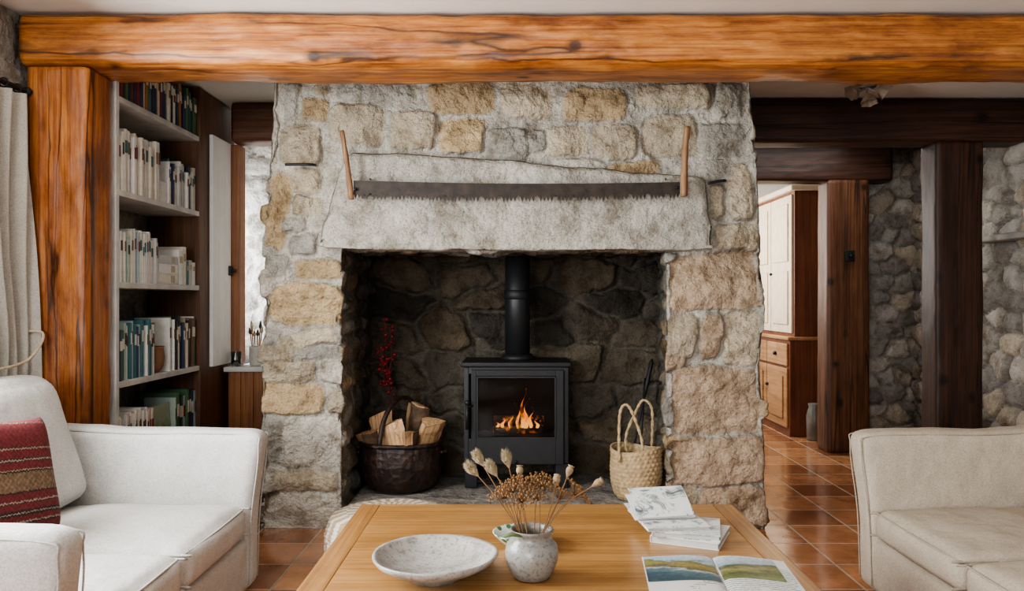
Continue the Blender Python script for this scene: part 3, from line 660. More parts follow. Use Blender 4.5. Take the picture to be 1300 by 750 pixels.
M_plank = wood('plank_orange', (.13,.048,.016), (.25,.10,.032), (.34,.15,.05), 'z', .5)
mk('body', join(*[gbox(-1.82+i*.086, -1.82+i*.086+.084, 5.11, 5.68, 0.0, .70, .004) for i in range(6)]), M_plank, lc, smooth=False)
mk('top', gbox(-1.83, -1.29, 5.08, 5.69, .701, .735, .006), M_shelfw, lc)
pc = empty('plank_panel', (-1.57,4.95,0), 'orange plank half-wall under the pale ledge beside the chimney', 'panel')
mk('planks', join(*[gbox(-1.79+i*.078, -1.79+i*.078+.076, 4.9, 4.93, 0, .72, .004) for i in range(6)]), M_plank, pc, smooth=False)
mk('ledge', gbox(-1.81, -1.32, 4.87, 5.07, .721, .752, .006), M_shelfw, pc)
jx = wx(325,4.95)
t = empty('brush_jar', (jx,4.95,.7525), 'white pottery jar holding paint brushes on the pale ledge', 'jar')
mk('body', glathe([(.030,0), (.040,.01), (.042,.11), (.041,.125), (.037,.125), (.036,.10), (.03,.02), (.001,.012)], (jx,4.95,.7525), 28), M_stoneware, t)
for k in range(6):
    a = k*1.05; p0 = Vector((jx+.012*math.cos(a), 4.95+.012*math.sin(a), .772)); p1 = Vector((jx+.035*math.cos(a), 4.95+.03*math.sin(a), .96+.03*math.sin(k*2)))
    b_ = mk('brush', gtube([p0, p1], [.003,.0045], 6), M_handle, t); mk('bristles', gtube([p1, p1+(p1-p0)*.07, p1+(p1-p0)*.22], [.007,.011,.004], 8), M_twig if k % 2 else M_fluff, b_)
o = mk('tumbler', glathe([(.028,0), (.034,.09), (.031,.09), (.026,.008), (.001,.006)], n=28), M_clear, org=(wx(300,4.93), 4.93, .7525), local=True); tag(o, 'clear glass tumbler on the pale ledge beside the brush jar', 'glass')

# ================================================================== STOVE
sx0, sx1, sy0, sy1 = -.29, .295, 4.36, 4.72; sz0 = .12
sv = empty('wood_stove', (0,4.54,.12), 'black steel wood-burning stove with a lit fire standing in the fireplace', 'stove')
zt_ = wz(466,4.36); zbm = .255
mk('body', join(gbox(sx0, sx0+.03, sy0+.02, sy1, zbm, zt_, .006), gbox(sx1-.03, sx1, sy0+.02, sy1, zbm, zt_, .006), gbox(sx0+.03, sx1-.03, sy1-.03, sy1, zbm, zt_, .003),
   gbox(sx0+.028, sx1-.028, sy0+.02, sy1-.03, zbm, zbm+.14, .003), gbox(sx0+.028, sx1-.028, sy0+.02, sy1-.03, zt_-.04, zt_, .003)), M_iron2, sv, smooth=False)
mk('lining', join(gbox(sx0+.031, sx0+.05, sy0+.05, sy1-.031, zbm+.14, zt_-.041, 0), gbox(sx1-.05, sx1-.031, sy0+.05, sy1-.031, zbm+.14, zt_-.041, 0), gbox(sx0+.05, sx1-.05, sy1-.05, sy1-.031, zbm+.14, zt_-.041, 0)), M_blackin, sv, smooth=False)
mk('top_plate', gbox(sx0-.012, sx1+.012, sy0-.01, sy1+.01, zt_, zt_+.028, .008, 3), M_iron, sv)
for xx in (sx0+.005, sx1-.075):
    for yy in (sy0+.02, sy1-.08): mk('leg', gbox(xx, xx+.07, yy, yy+.06, sz0+.001, zbm, .006), M_iron2, sv, smooth=False)
wx0, wx1 = wx(605,4.34), wx(706,4.34); wz0, wz1 = wz(557,4.34), wz(478,4.34)
dx0, dx1, dz0, dz1 = wx(598,4.34), wx(716,4.34), wz(590,4.34), wz(470,4.34)
dr = mk('door', join(gbox(dx0, wx0, sy0-.015, sy0+.02, dz0, dz1, .005), gbox(wx1, dx1, sy0-.015, sy0+.02, dz0, dz1, .005), gbox(wx0-.002, wx1+.002, sy0-.015, sy0+.02, wz1, dz1, .005), gbox(wx0-.002, wx1+.002, sy0-.015, sy0+.02, dz0, wz0, .005)), M_iron, sv, smooth=False)
mk('window_pane', gbox(wx0-.002, wx1+.002, sy0+.0, sy0+.005, wz0-.002, wz1+.002, 0), M_glass, dr, smooth=False)
mk('window_trim', join(*[gbox(*q, .002) for q in ((wx0,wx1,sy0-.02,sy0-.014,wz1-.008,wz1),(wx0,wx1,sy0-.02,sy0-.014,wz0,wz0+.008),(wx0,wx0+.008,sy0-.02,sy0-.014,wz0,wz1),(wx1-.008,wx1,sy0-.02,sy0-.014,wz0,wz1))]), M_iron2, dr, smooth=False)
hx = wx(593,4.32)
mk('handle', join(gtube([(hx,sy0-.045,wz(545,4.32)), (hx,sy0-.045,wz(512,4.32))], .009, 12), gtube([(hx,sy0-.045,wz(516,4.32)), (hx+.03,sy0-.01,wz(516,4.32))], .006, 10), gsphere((hx,sy0-.045,wz(511,4.32)), .014)), M_iron2, dr)
mk('air_slider', join(gbox(-.11, .12, sy0-.005, sy0+.022, zbm+.012, zbm+.032, .003), gtube([(.0,sy0,zbm+.022), (.0,sy0-.03,zbm+.022)], .009, 12)), M_iron, sv)
fx, fy = wx(657,4.56), 4.56
mk('flue_pipe', glathe([(.072,zt_+.02), (.072,1.50)], (fx,fy,0), 40), M_iron2, sv)
mk('flue_collar', glathe([(.098,zt_+.028), (.098,zt_+.045), (.082,zt_+.06), (.073,zt_+.062)], (fx,fy,0), 40), M_iron, sv)
mk('pipe_joint', glathe([(.073,0), (.079,.004), (.079,.05), (.073,.054)], (fx,fy,wz(380,4.56)), 40), M_iron, sv)
for k, (a, zz_, yy, mt_) in enumerate(((.25,.0,4.52,M_ember), (-.3,.0,4.58,M_char), (.05,.052,4.55,M_ember))):
    p0 = Vector((-.14*math.cos(a)+.01, yy-.14*math.sin(a), zbm+.168+zz_)); p1 = Vector((.15*math.cos(a)+.01, yy+.14*math.sin(a), zbm+.168+zz_))
    o = mk('burning_log', gtube([p0, p0.lerp(p1,.3), p0.lerp(p1,.7), p1], [.024,.028,.026,.022], 12), mt_, org=(0,4.54,zbm+.141))
    tag(o, ['glowing log at the front of the stove fire', 'charred log at the back of the stove fire', 'glowing log lying across the two others in the stove'][k], 'firewood', 'logs burning in the stove')
fl = empty('fire', (.03,4.5,.44), 'orange flames burning behind the stove window', 'fire')
rf = random.Random(3)
for (fx_, hh_, w_, yy) in ((.04,.225,.015,4.48), (-.03,.10,.012,4.47), (.085,.12,.012,4.48), (-.075,.07,.011,4.48), (.01,.14,.011,4.5), (.06,.165,.013,4.5), (.12,.06,.011,4.47), (-.105,.045,.011,4.48), (.015,.08,.013,4.46), (.055,.085,.015,4.46)):
    n_ = 18; V = []; F = []; ph = rf.random()*6
    for i in range(n_+1):
        t_ = i/n_; rad = w_*(math.sin(PI*min(t_*1.15+.14, 1)**.7)*.9+.02)*(1-t_**2.5) if t_ < .99 else .001
        cxx = fx_+.020*math.sin(ph+t_*7)*t_
        for j in range(10):
            a = 2*PI*j/10; V.append((cxx+rad*math.cos(a), yy+.4*rad*math.sin(a), .440+hh_*t_))
    for i in range(n_):
        for j in range(10): F.append([i*10+j, i*10+(j+1) % 10, (i+1)*10+(j+1) % 10, (i+1)*10+j])
    mk('flame', (V, F), M_flame, fl)

# ================================================================== LOG BUCKET
bxc = wx(510,4.4)
lb = empty('log_bucket', (bxc,4.4,.12), 'dark brown beaten bucket full of firewood on the hearth, with arched handle', 'bucket')
P_ = [(.14,0), (.185,.014), (.212,.06), (.226,.12), (.230,.18), (.222,.235), (.224,.262), (.212,.25), (.210,.16), (.195,.09), (.16,.04), (.001,.035)]
V, F = glathe(P_, (bxc,4.4,.121), 64)
V = np.array(V); k_ = 1+.03*fbm(V, 8, 3, 5); V[:,0] = bxc+(V[:,0]-bxc)*k_; V[:,1] = 4.4+(V[:,1]-4.4)*k_
mk('body', (V, F), M_dbask, lb)
mk('rim', gtube([(bxc+.222*math.cos(a), 4.4+.222*math.sin(a), .382+.003*math.sin(3*a)) for a in [2*PI*i/60 for i in range(61)]], .012, 8), M_dbask, lb)
hp = []
for i in range(25):
    a = PI*i/24; u_ = math.cos(a)*.215; hp.append((bxc+u_*.42-.0, 4.4+u_*.9, .37+.25*math.sin(a)))
mk('handle', gtube(hp, .014, 10), M_dbask, lb)
for sgn in (-1, 1): mk('lug', gtube([(bxc+sgn*(.225+.025*math.sin(PI*i/10)), 4.33+.09*i/10, .33) for i in range(11)], .008, 8), M_dbask, lb)
def split_log(base, tip, w, label, seed):
    base = Vector(base); tip = Vector(tip); d = (tip-base); L = d.length; q = d.to_track_quat('Z', 'Y'); rr = random.Random(seed); ang0 = rr.random()*6
    pts = [(-w*.6,-w*.30), (w*.1,-w*.40), (w*.6,-w*.30), (w*.42,w*.1), (w*.08,w*.40), (-w*.30,w*.30), (-w*.50,w*.05)]
    V = []; F = []; n_ = 7; m_ = 9
    for i in range(m_+1):
        t_ = i/m_
        for (a, b_) in pts:
            a2 = a*(1+.13*rr.uniform(-1,1)*(.4+.6*t_)); b2 = b_*(1+.13*rr.uniform(-1,1)*(.4+.6*t_))
            V.append((a2*math.cos(ang0)-b2*math.sin(ang0), a2*math.sin(ang0)+b2*math.cos(ang0), L*t_+(0.03*a2/w+.02*rr.uniform(-1,1)*b2/w if i == m_ else 0)))
    for i in range(m_):
        for j in range(n_): F.append([i*n_+j, i*n_+(j+1) % n_, (i+1)*n_+(j+1) % n_, (i+1)*n_+j])
    F.append(list(range(n_))[::-1]); F.append([m_*n_+j for j in range(n_)])
    t = empty('firewood', base, label, 'firewood', 'split logs in the dark bucket', q.to_euler())
    mk('wood', (V, F), M_logw, t, local=True, smooth=False)
    o2 = []
    for i in range(m_+1):
        for j in (3,4,5,6):
            v = V[i*n_+j]; s_ = 1.07; o2.append((v[0]*s_, v[1]*s_, v[2]*.96+.01))
    Fb_ = []
    for i in range(m_):
        for j in (0,1,2): Fb_.append([i*4+j, i*4+j+1, (i+1)*4+j+1, (i+1)*4+j])
    mk('bark', (o2, Fb_), M_bark, t, local=True)
LG = [((-.05,-.05,.20),(-.17,-.06,.44),.12,'pale split log lying out over the left of the bucket rim'),
      ((.02,-.08,.20),(-.04,-.12,.50),.13,'broad pale split log at the front of the bucket, left of the handle'),
      ((.06,-.03,.20),(.17,-.04,.50),.13,'broad split log leaning to the right rim of the bucket'),
      ((.04,.07,.20),(.09,.08,.575),.11,'tallest split log rising behind the bucket handle'),
      ((-.07,.06,.20),(-.12,.06,.53),.11,'split log at the back left of the bucket'),
      ((.10,.11,.20),(.20,.12,.46),.10,'split log at the back right of the bucket'),
      ((.06,-.12,.22),(.07,-.175,.46),.10,'split log against the front rim of the bucket, right of the handle')]
for k, (a, b_, w, l) in enumerate(LG): split_log((bxc+a[0],4.4+a[1],a[2]), (bxc+b_[0],4.4+b_[1],b_[2]), w, l, k)
bt = empty('berry_branch', (wx(500,4.62),4.62,.125), 'thin upright branch of dark red berries standing behind the log bucket', 'branch')
rb = random.Random(9)
def at(px, py, D): return (wx(px,D), D, wz(py,D))
for pts in ([at(502,612,4.66), at(500,522,4.65), at(492,470,4.63), at(488,403,4.62)], [at(502,545,4.65), at(494,490,4.62), at(497,450,4.6), at(495,415,4.6)], [at(500,530,4.65), at(490,490,4.62), at(486,465,4.6), at(484,440,4.6)]):
    cv = curve(pts, 9); mk('stem', gtube(cv, .003, 6), M_twig, bt)
    for q in cv[9:]:
        p_ = (q[0]+rb.uniform(-.026,.026), q[1]+rb.uniform(-.02,.02), q[2]+rb.uniform(-.02,.02)); r_ = rb.uniform(.008,.0125)
        mk('berry', join(gsphere(p_, r_, 7), gtube([q, p_], .0013, 4)), M_berry, bt)

# ================================================================== STRAW BASKET + POKER
sbx, sby = .635, 4.17
def woven(prof, c, n, rows, amp, waves, wob=0):
    L = [0]
    for i in range(1, len(prof)): L.append(L[-1]+math.hypot(prof[i][0]-prof[i-1][0], prof[i][1]-prof[i-1][1]))
    V = []; F = []
    for i in range(rows*4+1):
        l = L[-1]*i/(rows*4); r_ = np.interp(l, L, [p[0] for p in prof]); z_ = np.interp(l, L, [p[1] for p in prof])
        ro = i//4; w_ = math.sin(PI*(i % 4)/4)
        for j in range(n):
            a = 2*PI*j/n; rr = r_+amp*w_*(1+.8*math.cos(waves*a+(PI if ro % 2 else 0)))*(1 if r_ > .02 else 0)
            k = z_/.26
            rr *= 1+wob*k*(math.cos(2*a+.6)+.5*math.cos(3*a+1.5))
            V.append((c[0]+rr*math.cos(a), c[1]+rr*math.sin(a), c[2]+z_+wob*.18*k*math.cos(2*a+1.4)))
    for i in range(rows*4):
        for j in range(n): F.append([i*n+j, i*n+(j+1) % n, (i+1)*n+(j+1) % n, (i+1)*n+j])
    return V, F
sb = empty('straw_basket', (sbx,sby,.12), 'natural straw shopping basket with two tall handles beside the stove', 'basket')
mk('body', woven([(.002,.004), (.09,.0), (.112,.025), (.128,.09), (.130,.16), (.125,.22), (.128,.268), (.118,.268), (.112,.03), (.01,.02)], (sbx,sby,.121), 144, 34, .0036, 30, .055), M_straw, sb)
for (x_, y_, dxx, lean) in ((sbx-.045,sby-.10,.055,-.02), (sbx+.03,sby+.085,.065,.03)):
    cv = curve([(x_-dxx,y_,.33), (x_-dxx*1.05,y_,.44), (x_-dxx*.55+lean,y_+.01,.585), (x_+lean,y_+.01,.625), (x_+dxx*.6+lean,y_,.58), (x_+dxx*1.1,y_,.44), (x_+dxx,y_,.33)], 8)
    mk('handle', join(gtube([(p[0]+.003*math.cos(i*1.1), p[1]+.003*math.sin(i*1.1), p[2]) for i, p in enumerate(cv)], .006, 8), gtube([(p[0]-.003*math.cos(i*1.1), p[1]-.003*math.sin(i*1.1), p[2]) for i, p in enumerate(cv)], .006, 8)), M_straw, sb)
pk = empty('poker', (wx(800,4.6),4.55,.12), 'dark iron poker leaning in the back corner of the fireplace behind the straw basket', 'poker')
p0 = Vector((wx(796,4.55),4.55,.135)); p1 = Vector(at(827,460,4.68))
mk('rod', gtube([p0, p0.lerp(p1,.5), p1], .007, 8), M_iron, pk); mk('grip', gtube([p0.lerp(p1,.7), p0.lerp(p1,.85), p1, p1+(p1-p0)*.03], [.010,.013,.012,.006], 10), M_iron, pk)
sh = empty('fire_shovel', (wx(815,4.6),4.5,.12), 'iron fire shovel leaning beside the poker in the fireplace', 'shovel')
p0 = Vector((.69,4.46,.13)); p1 = Vector(at(819,480,4.7)); mk('rod', gtube([p0.lerp(p1,.25), p1], .006, 8), M_iron, sh)
mk('blade', gxf(gbox(-.045,.045,-.004,.004,-.13,.03,.003), Matrix.Translation(p0.lerp(p1,.27)) @ (p1-p0).to_track_quat('Z','Y').to_matrix().to_4x4()), M_iron, sh, smooth=False)

# ================================================================== SAW AND IRON PEGS
SD = 3.880
sw = empty('crosscut_saw', at(655,255,SD), 'long dark two-man crosscut saw with wooden end handles hung on the lintel', 'saw')
x0_, x1_ = wx(449,SD), wx(863,SD); nT = 88; V = []; F = []
top = lambda u: wz(229+3*math.sin(PI*u)+2*u, SD); bot = lambda u: wz(246+4*math.sin(PI*u)-1*u, SD)
cols = []; rt = random.Random(4)
for i in range(nT*2+1):
    u_ = i/(nT*2); xx = x0_+(x1_-x0_)*u_; tooth = (i % 2 == 1) and ((i//2) % 5 != 4)
    zb_ = bot(u_)-(rt.uniform(.022,.030) if tooth else 0)+(.006 if (i//2) % 5 == 4 and i % 2 else 0)
    cols.append((xx, top(u_), zb_))
for (xx, a, b_) in cols: V += [(xx,SD-.0015,a), (xx,SD-.0015,b_), (xx,SD+.0015,a), (xx,SD+.0015,b_)]
for i in range(len(cols)-1):
    p = i*4; q = p+4; F += [[p,p+1,q+1,q], [p+2,q+2,q+3,p+3], [p,q,q+2,p+2], [p+1,p+3,q+3,q+1]]
F += [[0,2,3,1], [4*(len(cols)-1)+k for k in (0,1,3,2)]]
mk('blade', (V, F), M_rust, sw, smooth=False)
def handle(pts, r):
    cv = curve([at(a, b_, SD-.012) for a, b_ in pts], 6); n_ = len(cv)
    return gtube(cv, [r*(.9+.25*math.sin(i*.9)*.3+.25*(i/n_)) for i in range(n_)], 10)
mk('handle', handle([(434,166), (437,185), (441,210), (446,253)], .0125), M_handle, sw)
mk('handle', handle([(873,161), (870,185), (869,210), (868,249)], .0165), M_handle, sw)
mk('bolt', join(gtube([at(451,240,SD-.004), at(451,240,SD-.02)], .008, 10), gtube([at(859,238,SD-.004), at(859,238,SD-.02)], .008, 10)), M_iron, sw)
for (a, b_, l) in (((362,208),(397,209),'thin black iron spike sticking from the chimney stone at the left'), ((899,232),(920,229),'short black iron hook on the chimney right of the saw')):
    o = mk('iron_peg', join(gtube(curve([at(a[0],a[1]+1,3.91), at((a[0]+b_[0])/2,(a[1]+b_[1])/2,3.915), at(b_[0],b_[1],3.93), (wx(b_[0]+2,3.99),4.02,wz(b_[1],3.99))], 5), [.007]*14+[.006,.005], 8)), M_iron, org=at(b_[0],b_[1],3.98)); tag(o, l, 'iron peg')
for px_ in (470, 845):
    o = mk('nail', gtube([at(px_,228,3.97), at(px_,227,3.870)], .004, 6), M_iron, org=at(px_,228,3.96)); tag(o, 'small nail holding up the saw near its %s handle' % ('left' if px_ < 600 else 'right'), 'nail')

# ================================================================== SOFAS
def sofa(sg, xf, y0, y1, label, zs, za, ms, mp_):
    dpt = .95; t = empty('sofa', (xf+sg*dpt/2,(y0+y1)/2,0), label, 'sofa'); aw = .125
    def X(a, b_): a, b_ = xf+sg*a, xf+sg*b_; return (min(a,b_), max(a,b_))
    mk('base', gcush(*X(.012,.93), y0+.04, y1-.04, .028, .235, .02, (0,0,0), (20,24,6), .002), ms, t)
    for side, (a, b_) in ((-1, (y0, y0+aw)), (1, (y1-aw, y1))):
        P, F = gcush(*X(0,.93), a, b_, .028, za, .036, (.0,.008,.006), (34,12,26), .005, 3)
        d = (P[:,0]-xf)*sg; P[:,2] += np.where(P[:,2] > .3, .024*sstep(.45,.9,d)-.008*(1-sstep(0,.07,d)), 0)
        fl_ = sstep(.25,.66,P[:,2]); P[:,0] -= sg*.034*fl_**1.3*(1-sstep(0,.3,d)); P[:,1] += side*.026*fl_
        a_ = mk('arm', (P, F), ms, t)
        for yy in (a+.010, b_-.010):
            cvp = curve([(xf+sg*.9,yy+side*.026,za+.016), (xf+sg*.5,yy+side*.026,za-.008), (xf+sg*.03,yy+side*.026,za-.014), (xf-sg*.024,yy+side*.022,za-.07), (xf-sg*.002,yy+side*.006,.32), (xf+sg*.006,yy,.05)], 6)
            mk('piping', gtube(cvp, .0028, 6), mp_, a_)
    ym = (y0+y1)/2; zi = .235; aw2 = aw+.004
    for k, (a, b_) in enumerate(((y0+aw2, ym-.002), (ym+.002, y1-aw2))):
        P, F = gcush(*X(.004,.76), a, b_, zi, zs-.012, .045, (.012,.004,.034), (26,26,12), .009, 7+k)
        c_ = mk('seat_cushion', (P, F), ms, t)
        for zz_ in (zs-.028, zi+.022):
            xa, xb = xf+sg*.014, xf+sg*.75; r_ = .035
            pts = [(xb,a+.012,zz_), (xa+sg*r_,a+.012,zz_), (xa+sg*.008,a+.02,zz_), (xa,a+.012+r_,zz_), (xa-sg*.006,(a+b_)/2,zz_), (xa,b_-.012-r_,zz_), (xa+sg*.008,b_-.02,zz_), (xa+sg*r_,b_-.012,zz_), (xb,b_-.012,zz_)]
            mk('piping', gtube(curve(pts, 5), .0038, 6), mp_, c_)
        P, F = gcush(*(X(.60,.76)), a, b_, zs+.02, .875, .06, (.03,.0,.01), (12,24,20), .009, 17+k)
        P[:,0] += sg*.32*(P[:,2]-zs-.02)*1.0
        mk('back_cushion', (P, F), ms, t)
    P, F = gcush(*(X(.80,.95)), y0+.02, y1-.02, .2, .82, .05, (0,0,0), (8,24,20), .003)
    mk('back', (P, F), ms, t)
    for (dd, yy) in ((.08,y0+.08), (.08,y1-.08), (.88,y0+.08), (.88,y1-.08)):
        mk('leg', glathe([(.018,.0005), (.022,.045)], (xf+sg*dd, yy, 0), 16), M_darkz, t)
    return t
sofa(-1, -1.042, 1.76, 3.205, 'off-white linen sofa with a red striped cushion, left of the coffee table', .385, .648, M_sofa, M_pipe)
sofa(1, 1.385, 1.74, 3.195, 'beige linen sofa cropped by the frame, right of the coffee table', .37, .645, M_sofa2, M_pipe2)
red = (.17,.022,.024); tan = (.20,.13,.075); blk = (.03,.018,.018); crm = (.34,.28,.21)
M_kil = stripes('kilim', 'z', [(0,red), (.07,blk), (.08,crm), (.09,red), (.13,blk), (.145,crm), (.155,blk), (.17,red), (.22,blk), (.23,crm), (.24,red), (.30,blk), (.31,tan), (.46,blk), (.47,crm), (.48,red), (.54,blk), (.55,crm), (.56,blk), (.57,red), (.64,crm), (.65,blk), (.66,red), (.86,blk), (.865,crm), (.87,red)], 1/.40, .44, .9, .03, 110, 1.6)
P, F = cgrid(28, 28, 28); P = P.copy()
a_, b_ = P[:,1], P[:,2]; rad = np.clip((1-a_**4)*(1-b_**4), 0, 1)**.45
Xc = np.c_[P[:,0]*.07*rad, a_*.19*(1-.06*(1-b_**2)), b_*.19*(1-.06*(1-a_**2))]
o = mk('throw_cushion', (Xc, F), M_kil, org=(-1.605, 2.46, .612), local=True); o.rotation_euler = (math.radians(-7), math.radians(-17), math.radians(-10))
tag(o, 'red and tan striped woven cushion leaning on the left sofa back', 'cushion')

# ================================================================== CURTAIN
cu = empty('curtain', (-2.06,3.0,0), 'pale linen curtain gathered beside the stone wall at the far left', 'curtain')
nu, nv = 150, 60; V = []; F = []
for i in range(nu+1):
    u_ = i/nu
    for j in range(nv+1):
        zq = .04+(2.02-.04)*j/nv; pin = math.exp(-((zq-.95)/.35)**2)
        yq = 3.315-(1-u_)*.85*(1-.35*pin); am = .032*(1-.25*pin)
        xq = -2.062+am*math.sin(u_*2*PI*10+.6*math.sin(zq*2))+.010*math.sin(u_*23+zq*3)+.085*(1-zq/2.1)*float(sstep(3.235,3.31,yq))
        V.append((xq, yq, zq))
for i in range(nu):
    for j in range(nv): q = i*(nv+1)+j; F.append([q, q+nv+1, q+nv+2, q+1])
mk('cloth', (V, F), M_curt, cu)
mk('tieback', gtube(curve([(-2.105,3.24,1.03), (-1.99,3.31,1.03), (-1.975,3.2,.93), (-1.98,3.0,.90), (-2.01,2.8,.89)], 8), .006, 8), M_rope, cu)
ro = empty('curtain_rod', (-2.06,3.0,2.04), 'black iron curtain rod with round end knob by the top left corner', 'curtain rod')
mk('rod', gtube([(-2.06,2.2,2.045), (-2.06,3.305,2.045)], .011, 12), M_iron, ro); mk('finial', gsphere((-2.06,3.32,2.045), .020), M_iron, ro)
mk('bracket', gtube([(-2.13,3.26,2.045), (-2.06,3.26,2.045)], .008, 8), M_iron, ro)
for k in range(9): mk('ring', gtube([(-2.06+.018*math.cos(a), 2.55+k*.088, 2.043+.018*math.sin(a)) for a in [2*PI*i/16 for i in range(17)]], .003, 6), M_iron, ro)

# ================================================================== COFFEE TABLE
TZ = .45; tx0, tx1, ty0, ty1 = -.545, .76, 1.40, 2.77
ct = empty('coffee_table', (.11,2.08,0), 'large low oak coffee table in the middle of the room', 'coffee table')
mk('tabletop', gbox(tx0+.07, tx1-.07, ty0, ty1, TZ-.035, TZ, .002, 2), M_oak, ct, smooth=False)
M_oaky = wood('table_oak_end', (.22,.102,.034), (.34,.168,.056), (.42,.228,.082), 'y', .26, sc=1.2, coat=.35, bs=.04, blotch=.35)
for (a, b_) in ((tx0, tx0+.0695), (tx1-.0695, tx1)): mk('end_board', gbox(a, b_, ty0, ty1, TZ-.035, TZ, .004), M_oaky, ct, smooth=False)
mk('apron', join(gbox(tx0+.05, tx1-.05, ty0+.05, ty0+.07, TZ-.12, TZ-.036, .002), gbox(tx0+.05, tx1-.05, ty1-.07, ty1-.05, TZ-.12, TZ-.036, .002), gbox(tx0+.05, tx0+.07, ty0+.07, ty1-.07, TZ-.12, TZ-.036, .002), gbox(tx1-.07, tx1-.05, ty0+.07, ty1-.07, TZ-.12, TZ-.036, .002)), M_oak, ct, smooth=False)
for a in (tx0+.03, tx1-.10):
    for b_ in (ty0+.03, ty1-.10): mk('leg', gbox(a, a+.07, b_, b_+.07, .001, TZ-.036, .005), M_oaky, ct, smooth=False)
T = TZ+.0008
bxx, byy = wx(552,2.04), 2.04
o = mk('shallow_bowl', glathe([(.001,.004), (.055,.004), (.058,0), (.068,0), (.075,.012), (.12,.028), (.152,.046), (.163,.060), (.160,.065), (.153,.062), (.142,.048), (.11,.030), (.06,.021), (.001,.019)], n=72), M_marble, org=(bxx,byy,T), local=True)
for v_ in o.data.vertices:
    k = 1+.012*math.sin(3*math.atan2(v_.co.y, v_.co.x)+1)+.006*math.sin(7*math.atan2(v_.co.y, v_.co.x)); v_.co.x *= k; v_.co.y *= k
tag(o, 'wide shallow mottled grey stone bowl on the coffee table', 'bowl')
vx, vy = wx(675,2.04), 2.04
m, nt, b = newmat('vase_glaze'); v = coords(nt); sp = N(nt, 'ShaderNodeSeparateXYZ'); nt.links.new(v, sp.inputs[0])
nz = N(nt, 'ShaderNodeTexNoise', Scale=25, Detail=7.0, Roughness=.7); nt.links.new(v, nz.inputs['Vector'])
ma = N(nt, 'ShaderNodeMath', operation='MULTIPLY_ADD'); nt.links.new(nz.outputs[0], ma.inputs[0]); ma.inputs[1].default_value = .07; nt.links.new(sp.outputs[2], ma.inputs[2])
r = ramp(nt, [(0,(.13,.11,.09)), (.035,(.18,.155,.13)), (.055,(.245,.235,.215)), (.12,(.29,.28,.26)), (.16,(.215,.195,.17))]); nt.links.new(ma.outputs[0], r.inputs[0])
n2 = N(nt, 'ShaderNodeTexNoise', Scale=130, Detail=3.0); nt.links.new(v, n2.inputs['Vector']); r2 = ramp(nt, [(.36,(.65,.62,.6)), (.48,(1,1,1))]); nt.links.new(n2.outputs[0], r2.inputs[0])
nt.links.new(mixc(nt, 1.0, r.outputs[0], r2.outputs[0], 'MULTIPLY'), b.inputs['Base Color']); b.inputs['Roughness'].default_value = .28; bump(nt, b, nz.outputs[0], .2, .005); M_vase = m
o = mk('vase', glathe([(.001,.004), (.040,.004), (.043,0), (.047,.004), (.060,.025), (.0685,.05), (.0695,.065), (.066,.085), (.055,.1), (.051,.107), (.053,.117), (.057,.124), (.055,.128), (.049,.124), (.045,.108), (.06,.08), (.062,.05), (.04,.012), (.001,.01)], n=56), M_vase, org=(vx,vy,T), local=True)
tag(o, 'small round speckled grey stoneware vase holding dried stems', 'vase')
m, nt, b = newmat('leaf_patterned_glaze'); v = coords(nt); vo = N(nt, 'ShaderNodeTexVoronoi', Scale=38); nt.links.new(v, vo.inputs['Vector'])
r = ramp(nt, [(0,(.03,.12,.05)), (.34,(.06,.17,.08)), (.42,(.60,.62,.56))]); nt.links.new(vo.outputs['Distance'], r.inputs[0]); nt.links.new(r.outputs[0], b.inputs['Base Color']); b.inputs['Roughness'].default_value = .2; M_leafg = m
gx = wx(664,2.30)
o = mk('small_bowl', glathe([(.001,.004), (.04,.004), (.043,0), (.048,.003), (.07,.02), (.086,.038), (.089,.042), (.085,.043), (.066,.024), (.04,.011), (.001,.010)], n=56), M_leafg, org=(gx,2.30,T), local=True)
tag(o, 'small white bowl with green leaf pattern behind the vase', 'bowl')
G = 'dried stems in the grey vase'
vt = Vector((vx,vy,T+.115)); vb = Vector((vx,vy,T+.02))
